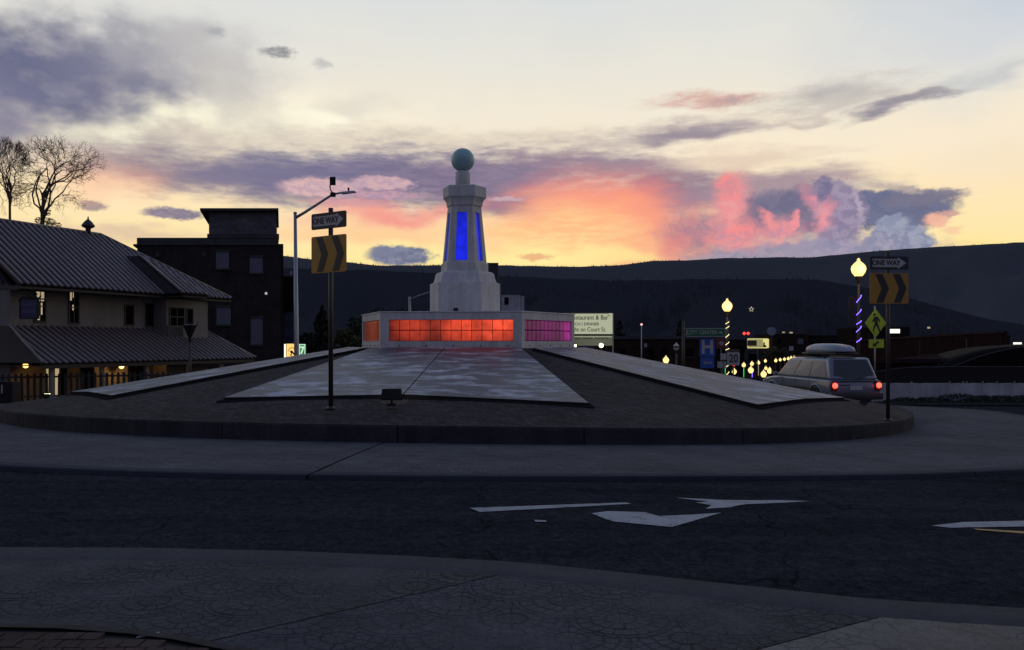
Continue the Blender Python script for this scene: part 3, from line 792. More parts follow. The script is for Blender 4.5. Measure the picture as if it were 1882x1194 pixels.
pad = strip('splitter_pad', offset_line(edge, .02), [Vector((p.x * 1.15, 0.5, 0)) for p in edge], PZ - .022, MT['black'], None); tag(pad, kind='structure')
e2 = offset_line(edge, .36); e3 = offset_line(edge, .375)
strip('gutter_band', edge, e2, PZ - .004, GM['gutter'], pad)
# panels of the pad, cut by joints that run away from the road
def cut_panel(i0, i1, near0, near1, m):
    A = e3[i0:i1 + 1]; n = len(A)
    A = [p.copy() for p in A]
    dirn = (A[-1] - A[0]).normalized(); A[0] = A[0] + dirn * .007; A[-1] = A[-1] - dirn * .007
    B = [near0.lerp(near1, k / (n - 1)) for k in range(n)]
    B[0] = B[0] + Vector((.012, 0, 0)); B[-1] = B[-1] - Vector((.012, 0, 0))
    strip('pad_panel', A, B, PZ, m, pad)
# joint one: dark line at the lower right, (1390,1194) to (1640,1118)
J1 = P(1390, 1194, 1); J1 = onground(1390, 1194, PZ); J1b = e3[11]
def ray_to_y(a, b_, y): t = (y - a.y) / (b_.y - a.y); return a.lerp(b_, t)
near = []
for (idx, px, py) in ((7, 690, 1108), (11, 1390, 1194)):
    q = onground(px, py, PZ); near.append((idx, ray_to_y(e3[idx], Vector((q.x, q.y, 0)), .6)))
cut_panel(0, near[0][0], Vector((-16, .6, 0)), near[0][1], GM['stamped'])
cut_panel(near[0][0], near[1][0], near[0][1], near[1][1], GM['stamped'])
GM['stamped_pale'] = ground_mat('stamped_concrete_pale', (.088, .092, .105), .85, fine=.35, patch=.25, bumpd=.012, mortar=1.05, spec=.35)
cut_panel(near[1][0], len(e3) - 1, near[1][1], Vector((13, .6, 0)), GM['stamped_pale'])
# brown paver walk in the near corner with its dark edging
wk = [onground(x, y, PZ) for x, y in ((-60, 1152), (0, 1155), (120, 1158), (250, 1168), (330, 1178), (400, 1192))]
wk = [Vector((-6, 5.0, 0))] + [Vector((p.x, p.y, 0)) for p in wk] + [Vector((-1.2, 4.05, 0)), Vector((-.6, 3.2, 0))]
walk = strip('paved_walk', wk, [Vector((p.x * .9 - .4, 1.2, 0)) for p in wk], PZ + .012, mat('walk_bed', (.018, .016, .016), .9), None); tag(walk, kind='structure')
wk2 = offset_line(wk, .06)
strip('edging', wk, wk2, PZ + .03, MT['kerb'], walk)
pm = None
for r_ in range(9):
    for c_ in range(34):
        x = -4.2 + c_ * .105 + (r_ % 2) * .05; y = 4.72 - r_ * .11
        # only inside the walk, near what the camera sees
        def edge_y(xx):
            for i in range(len(wk2) - 1):
                if wk2[i].x <= xx <= wk2[i + 1].x:
                    t = (xx - wk2[i].x) / (wk2[i + 1].x - wk2[i].x); return wk2[i].y + (wk2[i + 1].y - wk2[i].y) * t
            return -9
        if y + .06 > edge_y(x): continue
        if pm is None:
            pm = MB().box((0, 0, 0), (.095, .10, .03)).build('brick', GM['paver'], walk, world=False); o = pm
        else:
            o = pm.copy(); COL.objects.link(o)
        o.location = (x, y, gz(x, y) + PZ + .012 + .006 * random.random()); o.rotation_euler = (R(random.uniform(-1, 1)), R(random.uniform(-1, 1)), R(random.uniform(-2, 2)))
# leaf litter / paper scrap near the walk edge
q = onground(270, 1170, PZ + .02)
tag(MB().plate([(q.x - .05, q.y - .02, q.z), (q.x + .06, q.y + .01, q.z + .01), (q.x + .05, q.y + .035, q.z + .012), (q.x - .04, q.y + .015, q.z + .004)], .003, (0, 0, 1)).build('paper_scrap', MT['paint']), 'small pale scrap of paper lying at the edge of the brown brick walk', 'litter')

# ---------------------------------------------------------------- painted markings (each 4 mm above the asphalt)
def marking(name, pts, m, label, cat='road marking', off=.006, group=None):
    W = [onground(x, y, off) for x, y in pts]
    b = MB()
    b.v = W; b.f = [tuple(range(len(W)))]; b.sm = [False]
    c = sum(W, Vector()) / len(W)
    me = bpy.data.meshes.new(name); bm = bmesh.new(); vs = [bm.verts.new(v - c) for v in W]; f = bm.faces.new(vs)
    bmesh.ops.triangulate(bm, faces=[f]); bmesh.ops.recalc_face_normals(bm, faces=bm.faces); bm.to_mesh(me); bm.free()
    me.materials.append(m); o = bpy.data.objects.new(name, me); COL.objects.link(o); o.location = c
    return tag(o, label, cat, group)
marking('lane_line', [(863, 933), (1150, 923), (1160, 925.5), (882, 940.5)], MT['paint'], 'long thin white line painted on the asphalt beside the two arrows')
marking('lane_arrow', [(1239, 914), (1300, 917), (1330, 918.5), (1390, 919), (1427, 918.5), (1488, 920.7), (1427, 924), (1372, 926), (1355, 928.5), (1345, 931.5), (1330.5, 932.5), (1297, 934.5), (1308, 928), (1278, 923), (1303, 921.5)], MT['paint'], 'smaller white fishhook arrow painted farther out, nearer the raised kerb')
marking('lane_arrow', [(1087, 943), (1117, 939), (1184, 940.6), (1200, 945), (1212, 948), (1283, 944.6), (1326, 941.7), (1235, 968), (1128.6, 958), (1112, 953)], MT['paint'], 'broad white arrowhead painted on the asphalt nearer the stamped pad')
marking('paint_dash', [(982, 955), (1004, 956), (1004, 958.5), (984, 958)], MT['paint'], 'tiny white paint dash left of the broad arrowhead')
marking('edge_line', [(1712, 965.5), (1770, 959), (1882, 956.5), (2040, 953), (2040, 966), (1882, 967), (1748, 969.5)], MT['paint'], 'white line with a pointed end next to a thin yellow line')
marking('yellow_line', [(1788, 971), (1882, 976), (2040, 984), (2040, 990), (1882, 980), (1798, 973.5)], MT['paint_y'], 'thin yellow line below the pointed white line')

# ---------------------------------------------------------------- monument
def V3(p, z): return Vector((p.x, p.y, z))
mon_base = Vector((HC.x, HC.y, ZB))
wallthing = thing('glass_block_wall', 'low six-sided white wall with glowing orange and magenta glass blocks', 'monument wall', mon_base)
ZT = 2.50; Z0, Z1 = 1.655, 2.285
def face_basis(i, j):
    p, q = HX[i], HX[j]; e = q - p; L_ = e.length; e = e.normalized(); n = Vector((e.y, -e.x))
    if n.dot((p + q) / 2 - HC) < 0: n = -n
    return p, e, n, L_
orange = glow_gradient('orange_glass', (1.0, .092, .036), .09, [((-2.9, 24, 2.25), 1.0, .42), ((-1.55, 24, 2.25), 1.0, .5), ((-.2, 24, 2.3), 1.1, .85), ((-1.0, 24, 1.9), 1.5, .35)])
orange_l = glow_gradient('dim_orange_glass', (.8, .14, .06), .09, [((-4.3, 25.4, 2.3), 1.4, .09)])
magenta = glow_gradient('magenta_glass', (.50, .022, .33), .10, [((1.85, 26.0, 2.0), .8, .48), ((1.2, 24.9, 2.3), 1.0, .14)])
blueg = glow_gradient('blue_lit_glass', (.006, .014, .70), .55, [((HC.x - .1, 26.4, 4.9), 1.4, .5)])
def wall_face(i, j, ncol, m, blocks=True, nrow=2):
    p, e, n, L_ = face_basis(i, j); th = .22; eps = .0
    mg = .25 if L_ > 4 else .16
    def pt(s, d, z): q = p + e * s + n * d; return Vector((q.x, q.y, z))
    b = MB()
    def blk(s0, s1, z0, z1, d0=-th, d1=0.0):
        vs = [pt(s, d, z) for s in (s0, s1) for d in (d0, d1) for z in (z0, z1)]
        b.add(vs, [(0, 1, 3, 2), (4, 6, 7, 5), (0, 4, 5, 1), (2, 3, 7, 6), (0, 2, 6, 4), (1, 5, 7, 3)])
    blk(0, L_, ZB - .15, Z0); blk(0, L_, Z1, ZT); blk(0, mg, Z0, Z1); blk(L_ - mg, L_, Z0, Z1)
    blk(mg, L_ - mg, Z0, Z1, -th, -.16)
    w = b.build('wall_face', MT['white'], wallthing)
    b = MB()
    vs = [pt(s, d, z) for s in (-.02, L_ + .02) for d in (-th - .05, .025) for z in (ZT + .001, ZT + .03)]
    b.add(vs, [(0, 1, 3, 2), (4, 6, 7, 5), (0, 4, 5, 1), (2, 3, 7, 6), (0, 2, 6, 4), (1, 5, 7, 3)]); b.build('coping', MT['white_dark'], w)
    if not blocks: return
    W_ = (L_ - 2 * mg) / ncol; H_ = (Z1 - Z0) / nrow
    b = MB(); b.box((0, 0, 0), (.001, .001, .001)); 
    g = MB(); vs = [pt(s, d, z) for s in (mg, L_ - mg) for d in (-.158, -.10) for z in (Z0, Z1)]
    g.add(vs, [(0, 1, 3, 2), (4, 6, 7, 5), (0, 4, 5, 1), (2, 3, 7, 6), (0, 2, 6, 4), (1, 5, 7, 3)]); g.build('grout_bed', MT['grout'], w)
    me0 = None; ang = math.atan2(e.y, e.x)
    for r_ in range(nrow):
        for c_ in range(ncol):
            cpt = pt(mg + W_ * (c_ + .5), -.08, Z0 + H_ * (r_ + .5))
            if me0 is None:
                q = MB(); hw, hh = W_ / 2 - .012, H_ / 2 - .012
                # a pillow-faced block, front to local -y
                pr = [(hw, hh, .03), (hw, hh, -.02), (hw * .86, hh * .86, -.035)]
                vs = []
                for (a, c, y) in pr: vs += [(-a, y, -c), (a, y, -c), (a, y, c), (-a, y, c)]
                fs = [(8, 9, 10, 11), (3, 2, 1, 0)]
                for k in range(2):
                    for t in range(4): fs.append((k * 4 + t, k * 4 + (t + 1) % 4, k * 4 + 4 + (t + 1) % 4, k * 4 + 4 + t))
                q.add(vs, fs); o = q.build('glass_block', m, w, world=False); me0 = o
            else: o = me0.copy(); COL.objects.link(o)
            o.location = cpt - mon_base; o.rotation_euler = (0, 0, ang)
    # little vent holes under the glass
    for k in range(5):
        s = L_ * (k + .7) / 5.2
        MB().box(pt(s, .0, ZB + .07), (.035, .035, .03)).build('vent_hole', MT['black'], w)
wall_face(1, 2, 12, orange); wall_face(2, 3, 12, magenta); wall_face(0, 1, 1, orange_l, nrow=1)
wall_face(3, 4, 1, magenta, False); wall_face(4, 5, 1, magenta, False); wall_face(5, 0, 1, magenta, False)
b = MB(); b.prism([(HC.x + (h - HC).x * .97, HC.y + (h - HC).y * .97) for h in HX], ZT - .2, ZT - .06); b.build('roof_deck', MT['white'], wallthing)
# dome on the deck
q = P(970, 568, 25.4)
MB().lathe([(.26, 0), (.25, .03), (.16, .07), (.02, .085)], 20, (q.x, q.y, ZT - .055)).build('deck_dome', MT['white_dark'], wallthing)

tower = thing('monument_tower', 'white six-sided obelisk with blue lit panels and a teal globe on top', 'tower', Vector((HC.x, HC.y, ZT - .06)))
DT = 26.6
def zt(y): return EYE + (HY - y) / F * DT
def rg(k, z): return [V3(HC + (h - HC) * k, z) for h in HX]
def loft(name, prof, m, parent=tower, caps=True):
    b = MB(); n = 6
    for k, z in prof: b.v += rg(k, z)
    for i in range(len(prof) - 1):
        for a in range(6): b.f.append((i * 6 + a, i * 6 + (a + 1) % 6, i * 6 + 6 + (a + 1) % 6, i * 6 + 6 + a)); b.sm.append(False)
    b.f += [tuple(range(5, -1, -1)), tuple((len(prof) - 1) * 6 + a for a in range(6))]; b.sm += [False, False]
    return b.build(name, m, parent)
loft('pedestal', [(.336, ZT - .059), (.336, zt(520)), (.318, zt(519)), (.303, zt(518)), (.292, zt(512)), (.286, zt(507)), (.282, zt(503)), (.270, zt(500)), (.250, zt(498.5)), (.236, zt(497.5))], MT['white'])
loft('plinth', [(.226, zt(498.2)), (.226, zt(483)), (.218, zt(481.5))], MT['white'])
ks0, ks1 = .2125, .160; zs0, zs1 = zt(482), zt(374)
b = MB(); A = rg(ks0, zs0); B_ = rg(ks1, zs1)
panels = []
for a in range(6):
    p0, p1, q1, q0 = A[a], A[(a + 1) % 6], B_[(a + 1) % 6], B_[a]
    def bl(u, v): return (p0.lerp(p1, u)).lerp(q0.lerp(q1, u), v)
    n = (p1 - p0).cross(q0 - p0).normalized()
    if n.dot(p0 - V3(HC, p0.z)) < 0: n = -n
    u0, u1, v0, v1 = .27, .73, .035, .865
    I = [bl(u0, v0), bl(u1, v0), bl(u1, v1), bl(u0, v1)]; In = [v - n * .06 for v in I]
    O = [p0, p1, q1, q0]
    for k in range(4):
        k2 = (k + 1) % 4
        b.quad(O[k], O[k2], I[k2], I[k]); b.quad(I[k], I[k2], In[k2], In[k])
    panels.append(([v.copy() for v in In], n))
sh = b.build('shaft', MT['white'], tower)
for In, n in panels:
    c = sum(In, Vector()) / 4
    fr = [c + (v - c) * 1.0 for v in In]
    MB().plate(fr, -.03, n).build('blue_panel', blueg, sh)
    inner = [c + (v - c) * .9 for v in In]
loft('cornice', [(.172, zt(375.5)), (.172, zt(373)), (.176, zt(368)), (.190, zt(363)), (.200, zt(360.6))], MT['white'])
loft('capital', [(.2075, zt(360.5)), (.2075, zt(341)), (.195, zt(339.5))], MT['white'])
MB().lathe([(.245, zt(341)), (.245, 7.27), (.20, 7.315)], 24, (HC.x - .09 + .05, HC.y, 0)).build('neck', MT['white'], tower)
rb = 21.5 / F * HC.y
MB().lathe([(max(.02, rb * math.sin(math.pi * i / 20)), -rb * math.cos(math.pi * i / 20)) for i in range(21)], 32, (HC.x - .04, HC.y, EYE + (HY - 294) / F * HC.y)).build('globe', MT['teal'], tower)
# little lamp box at the foot of the pedestal
q = P(838, 565, 26.0)
t = thing('lamp_box', 'small dark lamp box standing against the foot of the white obelisk', 'lamp', (q.x, 25.9, ZT - .06))
MB().box((q.x, 25.9, ZT + .10), (.14, .12, .22)).build('housing', MT['black'], t)
MB().box((q.x, 25.9, ZT - .03), (.09, .09, .05)).build('bracket', MT['black'], t)
MB().box((q.x, 25.965, ZT + .10), (.10, .01, .16)).build('lens', MT['glass'], t)
# flood lights on the edges of the slabs
def floodlight(px, py, label, lit=False, s=1.0, at=None):
    p = at if at is not None else onground(px, py, SH, zM, 11, 60); p.z -= .03
    t = thing('flood_light', label, 'flood light', p, group='flood lights on the mound')
    MB().box((p.x, p.y, p.z + .03), (.16 * s, .14 * s, .06)).build('base', MT['black'], t)
    MB().tube([(p.x, p.y, p.z + .04), (p.x, p.y, p.z + .14 * s)], .022 * s, 8).build('stem', MT['black'], t)
    h = MB(); m = Matrix.Rotation(R(-14), 3, 'X')
    h.box((p.x, p.y, p.z + .22 * s), (.36 * s, .13 * s, .19 * s), m); hs = h.build('housing', MT['black'], t)
    MB().box((p.x, p.y + .07 * s, p.z + .25 * s), (.32 * s, .012, .15 * s), m).build('lens', EM['flood'] if lit else MT['glass'], hs)
    for sx in (-1, 1): MB().box((p.x + sx * .19 * s, p.y, p.z + .18 * s), (.012, .03, .14 * s)).build('yoke_arm', MT['black'], hs)
    return p
fp = floodlight(720, 743, 'black flood light at the lower edge of the broad front slab')
def at_plan(v): return Vector((v.x, v.y, zM(v.x, v.y)))
floodlight(0, 0, 'small dark flood light at the lower corner of the slab beside the car', s=.6, at=at_plan(rslab_out + Vector((.35, -.5))))
floodlight(0, 0, 'small lit flood light at the corner of the far slab by the picket fence', lit=True, s=.5, at=at_plan(lslab_out + Vector((-.5, -.3))))
for (x, y, z) in ((fp.x, fp.y + .16, fp.z + .27),):
    ld = bpy.data.lights.new('flood_glow', 'SPOT'); ld.energy = 5.0; ld.color = (1, .85, .45); ld.spot_size = R(95); ld.spot_blend = .8; ld.shadow_soft_size = .05
    lo = bpy.data.objects.new('flood_glow', ld); COL.objects.link(lo); lo.location = (x, y, z); lo.rotation_euler = (R(82), 0, 0)

# ---------------------------------------------------------------- hills
def interp(tab, x):
    if x <= tab[0][0]: return tab[0][1]
    for (a, ya), (b_, yb) in zip(tab, tab[1:]):
        if x <= b_: return ya + (yb - ya) * (x - a) / (b_ - a)
    return tab[-1][1]
def hills(name, tab, D0, D1, m, amp, extra=None):
    """a ridge at distance D1 whose crest line follows tab (photo columns -> rows), its slope coming down towards D0"""
    b = MB(); xs = [-1400 + 14 * i for i in range(340)]; nv = 16
    for x in xs:
        y = interp(tab, x); 
        y += 1.6 * mnoise.noise(Vector((x * .02, D1 * .01, 0))) + .7 * mnoise.noise(Vector((x * .09, D1, 3)))
        zt_ = EYE + (HY - y) / F * D1
        for j in range(nv + 2):
            if j <= nv:
                v = j / nv; D = D0 + (D1 - D0) * v
                z = -12 + (zt_ + 12) * (v ** 1.25)
                gull = mnoise.noise(Vector((x * .006 + v * .8, v * 2.2, D1 * .01))) + .5 * mnoise.noise(Vector((x * .02 - v, v * 5, 9)))
                z += gull * amp * math.sin(math.pi * min(1, v)) * 1.0
                X = (x - CX) / F * (D0 * .35 + D * .65 if False else D)
            else: D = D1 * 1.25; z = zt_ * .5; X = (x - CX) / F * D
            b.v.append(Vector((X, D, z)))
    n = nv + 2
    for i in range(len(xs) - 1):
        for j in range(n - 1): b.f.append((i * n + j, (i + 1) * n + j, (i + 1) * n + j + 1, i * n + j + 1)); b.sm.append(True)
    return tag(b.build(name, m), kind='structure')
T1 = [(-1400, 430), (-400, 452), (200, 462), (515, 470), (640, 482), (700, 488), (800, 487), (940, 488), (1060, 490), (1140, 487), (1200, 479), (1270, 478), (1330, 474), (1400, 473), (1500, 472), (1560, 466), (1620, 460), (1700, 455), (1780, 450), (1882, 445), (2300, 428), (3300, 440)]
T2 = [(-1400, 500), (200, 495), (515, 492), (700, 497), (900, 506), (1140, 516), (1300, 512), (1500, 513), (1600, 530), (1700, 556), (1800, 582), (1900, 600), (3300, 612)]
hills('far_hill', T1, 1500, 3000, GM['hill'], 60)
hills('near_hill', T2, 560, 1500, GM['hill2'], 22)
b = MB()
for i in range(760):
    x = random.uniform(500, 1250) if i < 640 else random.uniform(1250, 1900)
    if mnoise.noise(Vector((x * .02, 5, 0))) < -.12 and i % 3: continue
    y = interp(T1, x) + 2; p = P(x, y, 2990); h = random.uniform(4, 10) * (1.3 if random.random() < .12 else 1); r = h * .25
    b.add([(p.x - r, p.y, p.z - 6), (p.x + r, p.y, p.z - 6), (p.x, p.y + r, p.z - 6), (p.x, p.y, p.z + h)], [(0, 1, 3), (1, 2, 3), (2, 0, 3)])
tag(b.build('ridge_trees', MT['hill_tree']), kind='stuff')
b = MB()
for i in range(5200):
    x = random.uniform(-200, 2100); v = random.uniform(.2, 1.0)
    if mnoise.noise(Vector((x * .009, v * 3, 1))) + .5 * mnoise.noise(Vector((x * .03, v * 8, 4))) < .05: continue
    yb = interp(T2, x); D = 560 + (1500 - 560) * v; zt_ = EYE + (HY - yb) / F * 1500
    z = -12 + (zt_ + 12) * (v ** 1.25) + 4; h = random.uniform(2.5, 6); r = h * .5; X = (x - CX) / F * D
    b.add([(X - r, D, z - 12), (X + r, D, z - 12), (X, D + r, z - 12), (X, D, z + h * .6)], [(0, 1, 3), (1, 2, 3), (2, 0, 3)])
tag(b.build('hillside_forest', MT['hill_tree']), kind='stuff')

# ---------------------------------------------------------------- building with the seamed metal roofs
U = Vector((.378, .926, 0)).normalized(); Wn = Vector((-.926, .378, 0)).normalized(); O0 = Vector((-21.4, 36.0, 0))
def B3(t, s, z): p = O0 + U * t + Wn * s; return Vector((p.x, p.y, z))
def t_at(px, s):
    k = (px - CX) / F; p = O0 + Wn * s
    return (k * p.y - p.x) / (U.x - k * U.y)
def z_at(t, s, py): return EYE + (HY - py) / F * (O0 + U * t + Wn * s).y
GZB = -1.75
bld = thing('tavern_building', 'two-storey cream building with brown seamed metal roofs behind the picket fence', 'building', (O0.x, O0.y, GZB))
def bbox(t0, t1, s0, s1, z0, z1, name, m, par):
    b = MB(); vs = [B3(t, s, z) for t in (t0, t1) for s in (s0, s1) for z in (z0, z1)]
    b.add(vs, [(0, 1, 3, 2), (4, 6, 7, 5), (0, 4, 5, 1), (2, 3, 7, 6), (0, 2, 6, 4), (1, 5, 7, 3)]); return b.build(name, m, par)
EZ = 4.23; RZ = 7.55; TE = 12.96; RT = 7.77
walls = bbox(.1, 12.0, 1.2, 7.9, GZB, 4.12, 'wall', MT['stucco'], bld)
b = MB(); b.add([B3(.1, 1.2, 4.12), B3(.1, 7.9, 4.12), B3(.1, 4.5, 7.3), B3(.3, 1.2, 4.12), B3(.3, 7.9, 4.12), B3(.3, 4.5, 7.3)], [(0, 1, 2), (5, 4, 3), (0, 3, 4, 1), (1, 4, 5, 2), (2, 5, 3, 0)])
gab = b.build('gable_panel', MT['timber_plain'], bld)
for (a, c) in (((1.6, 4.3), (3.6, 6.3)), ((3.0, 4.2), (1.9, 5.0)), ((3.9, 4.2), (2.9, 5.8)), ((4.5, 4.2), (4.5, 7.1)), ((4.6, 4.2), (6.2, 5.6))):
    MB().tube([B3(.04, a[0], a[1]), B3(.04, c[0], c[1])], .07, 4, smooth=False).build('brace', MT['timber'], gab)
b = MB(); nfr = (B3(0, 0, EZ) - B3(0, 0, EZ))
def slope(name, pts, m, par, th=.12):
    n = (pts[1] - pts[0]).cross(pts[2] - pts[0]).normalized()
    if n.z < 0: n = -n
    return MB().plate(pts, -th, n).build(name, m, par), n
mroof, nrm = slope('roof', [B3(-.35, 0, EZ), B3(TE, 0, EZ), B3(RT, 4.5, RZ), B3(-.35, 4.5, RZ)], MT['roofm'], bld)
slope('roof_back', [B3(-.35, 9, EZ), B3(TE, 9, EZ), B3(RT, 4.5, RZ - .002), B3(-.35, 4.5, RZ - .002)], MT['roofm'], bld)
hroof, nh = slope('roof_end', [B3(TE, 0, EZ - .003), B3(TE, 9, EZ - .003), B3(RT, 4.5, RZ - .003)], MT['roofm'], bld)
def rib(a, c, n, w, h, par, name='seam', m=None):
    d = (c - a); 
    if d.length < .12: return
    d.normalize(); sd = d.cross(n).normalized()
    b = MB(); vs = []
    for q in (a, c): vs += [q - sd * w, q - sd * w * .55 + n * h, q + sd * w * .55 + n * h, q + sd * w]
    b.add(vs, [(3, 2, 1, 0), (4, 5, 6, 7), (0, 1, 5, 4), (1, 2, 6, 5), (2, 3, 7, 6), (0, 4, 7, 3)])
    b.build(name, m or MT['seam'], par)
t = -.3
while t < TE - .1:
    st = 4.5 if t <= RT else 4.5 * (TE - t) / (TE - RT)
    def on(t, s): return B3(t, s, EZ + (RZ - EZ) * s / 4.5)
    s0 = -.06
    rib(on(t, s0), on(t, st), nrm, .065, .075, mroof)
    t += .335
s = .3
while s < 8.9:
    tt = TE - (TE - RT) * (s / 4.5 if s < 4.5 else (9 - s) / 4.5)
    rib(B3(TE + .05, s, EZ), B3(tt, s, EZ + (RZ - EZ) * (TE - tt) / (TE - RT)), nh, .06, .07, hroof); s += .36
up = Vector((0, 0, 1))
for a, c in ((B3(-.4, 4.5, RZ), B3(RT, 4.5, RZ)), (B3(RT, 4.5, RZ), B3(TE, 0, EZ)), (B3(RT, 4.5, RZ), B3(TE, 9, EZ)), (B3(-.35, -.05, EZ), B3(-.35, 4.5, RZ))):
    MB().tube([a + up * .04, c + up * .04], .07, 6).build('ridge_cap', MT['seam'], bld)
bbox(-.35, TE, .0, .06, EZ - .24, EZ - .13, 'fascia', MT['timber'], bld)
bbox(-.3, TE - .1, .07, 1.25, EZ - .16, EZ - .13, 'soffit', MT['timber'], bld)
bbox(-.36, -.30, 0.05, 1.3, EZ - .3, EZ - .1, 'fascia', MT['timber'], bld)
# raised roof with its own panelled side
tA = 7.93
side = MB(); vs = [B3(tA, -1.16, EZ), B3(tA, 1.70, 6.23), B3(tA, 2.73, 6.23), B3(tA, 0, EZ)]
side.plate(vs, .08, U); so = side.build('gable_panel', MT['timber_plain'], bld)
MB().tube([B3(tA - .03, .55, 5.25), B3(tA - .03, -.2, 4.3)], .04, 4, smooth=False).build('brace', MT['timber'], so)
r2, n2 = slope('roof_raised', [B3(tA - .05, -1.2, EZ), B3(9.7, -1.2, EZ), B3(tA - .05, 1.70, 6.26)], MT['roofm'], bld)
r3, n3 = slope('roof_raised_side', [B3(9.7, -1.2, EZ), B3(11.2, .0, EZ + .05), B3(tA + .3, 2.8, 6.30), B3(tA, 1.70, 6.26)], MT['roofm'], bld)
for k in range(6):
    t = tA + .02 + k * .33; st = 2.9 * (9.7 - t) / (9.7 - tA)
    rib(B3(t, -1.26, EZ), B3(t, -1.2 + st, EZ + 2.03 * st / 2.9), n2, .06, .075, r2)
for k in range(4):
    f = (k + .7) / 4.2; rib(B3(9.7 + 1.5 * f, -1.2 + 1.2 * f, EZ + .05), B3(tA + .3 * f, 1.7 + 1.1 * f, 6.28), n3, .05, .06, r3)
for a, c in ((B3(tA - .05, -1.22, EZ), B3(tA - .05, 1.7, 6.28)), (B3(tA - .05, 1.7, 6.28), B3(9.7, -1.22, EZ)), (B3(tA, 1.7, 6.28), B3(tA, 2.75, 6.28))):
    MB().tube([a + up * .03, c + up * .03], .06, 6).build('ridge_cap', MT['seam'], bld)
bbox(tA, 9.7, -1.18, 0.2, EZ - .2, EZ - .13, 'soffit', MT['timber'], bld)
# bay
bbox(8.25, 11.3, .25, 1.19, -.2, 4.08, 'bay_wall', MT['stucco'], bld)
bbox(8.27, 9.4, .20, .249, z_at(9, .2, 629), z_at(9, .2, 598), 'bay_panel', MT['cornice'], bld)
# skirt roof over the ground floor
SZ0, SZ1 = .75, 2.38; SE = 12.9
sk, ns = slope('porch_roof', [B3(-.67, -1.8, SZ0), B3(SE, -1.8, SZ0), B3(12.0, 1.2, SZ1), B3(.1, 1.2, SZ1)], MT['roofm'], bld)
t = -.5
while t < SE - .15:
    st = 3.0
    if t < .1: st = 3.0 * (t + .67) / .77
    if t > 12.0: st = 3.0 * (SE - t) / .9
    def on2(t, s): return B3(t, -1.8 + s, SZ0 + (SZ1 - SZ0) * s / 3.0)
    rib(on2(t, -.06), on2(t, st), ns, .06, .07, sk); t += .335
slope('porch_roof_end', [B3(-.67, -1.8, SZ0 - .002), B3(.1, 1.2, SZ1 - .002), B3(.1, 8, SZ1 - .002), B3(-.67, 9.5, SZ0 - .002)], MT['roofm'], bld)
slope('porch_roof_end', [B3(SE, -1.8, SZ0 - .002), B3(12.0, 1.2, SZ1 - .002), B3(12.0, 7, SZ1 - .002), B3(SE, 8.5, SZ0 - .002)], MT['roofm'], bld)
for a, c in ((B3(-.67, -1.82, SZ0), B3(.1, 1.2, SZ1)), (B3(SE, -1.82, SZ0), B3(12.0, 1.2, SZ1))):
    MB().tube([a + up * .03, c + up * .03], .06, 6).build('ridge_cap', MT['seam'], bld)
bbox(-.6, SE - .05, -1.78, -1.72, SZ0 - .26, SZ0 - .10, 'fascia', MT['timber'], bld)
bbox(-.6, SE - .1, -1.71, 1.19, SZ0 - .16, SZ0 - .13, 'soffit', MT['timber'], bld)
for t in (.0, 2.6, 5.2, 8.0, 10.4, 12.7):
    bbox(t - .08, t + .08, -1.6, -1.44, GZB, SZ0 - .17, 'porch_post', MT['stucco'], bld)
# windows
def window(x0, x1, y0, y1, s, m, nm='window', bars=True, zz=None, par=None):
    t0, t1 = t_at(x0, s), t_at(x1, s); tm = (t0 + t1) / 2
    za, zb = z_at(tm, s, y1), z_at(tm, s, y0)
    if zz: za, zb = zz
    w = bbox(t0, t1, s - .03, s - .002, za, zb, nm, m, bld)
    for (a, b_, c, d) in ((t0 - .06, t0, za, zb), (t1, t1 + .06, za, zb), (t0 - .06, t1 + .06, zb, zb + .07), (t0 - .08, t1 + .08, za - .08, za)):
        bbox(a, b_, s - .06, s - .001, c, d, 'frame', MT['frame'], w)
    if bars:
        bbox(tm - .02, tm + .02, s - .05, s - .031, za, zb, 'mullion', MT['frame'], w)
        zc = (za + zb) / 2; bbox(t0, t1, s - .05, s - .031, zc - .025, zc + .025, 'mullion', MT['frame'], w)
    return w
window(64, 82, 535, 590, 1.2, MT['glass']); window(127, 143, 536, 593, 1.2, MT['glass'])
for (x0, x1, y0, y1) in ((66, 80, 536, 553), (72.5, 77, 556, 578), (68, 72, 580, 588), (128, 131, 537, 552), (133, 136, 537, 547), (132, 136, 560, 570)):
    t0, t1 = t_at(x0, 1.2), t_at(x1, 1.2); tm = (t0 + t1) / 2
    bbox(t0, t1, 1.162, 1.169, z_at(tm, 1.2, y1), z_at(tm, 1.2, y0), 'lit_pane', EM['lit'], bld)
window(230, 244, 562, 596, 1.2, MT['glass'], bars=False); window(268, 299, 560, 598, 1.2, MT['glass'], bars=False)
window(312, 337, 566, 598, .25, MT['glass']); window(343, 353, 568, 598, .25, MT['glass'], bars=False)
t0 = t_at(289, 1.16); bbox(t0, t0 + .1, 1.14, 1.15, z_at(t0, 1.16, 590), z_at(t0, 1.16, 584), 'lit_pane', EM['lit'], bld)
# ground floor openings
for (x0, x1, lit_) in ((85, 92, 1), (101, 107, 1), (112, 122, 0), (150, 172, 0), (235, 262, 0), (296, 306, 0), (334, 338, 1), (372, 380, 0)):
    t0, t1 = t_at(x0, 1.2), t_at(x1, 1.2)
    if t1 > 11.9: continue
    bbox(t0, t1, 1.15, 1.19, GZB + .3, .45, 'porch_window', EM['lit'] if lit_ else MT['glass'], bld)
for x0 in (342, 346): t0 = t_at(x0, .8); bbox(t0, t0 + .07, .75, .8, -.8, .3, 'door_strip', EM['lit'], bld)
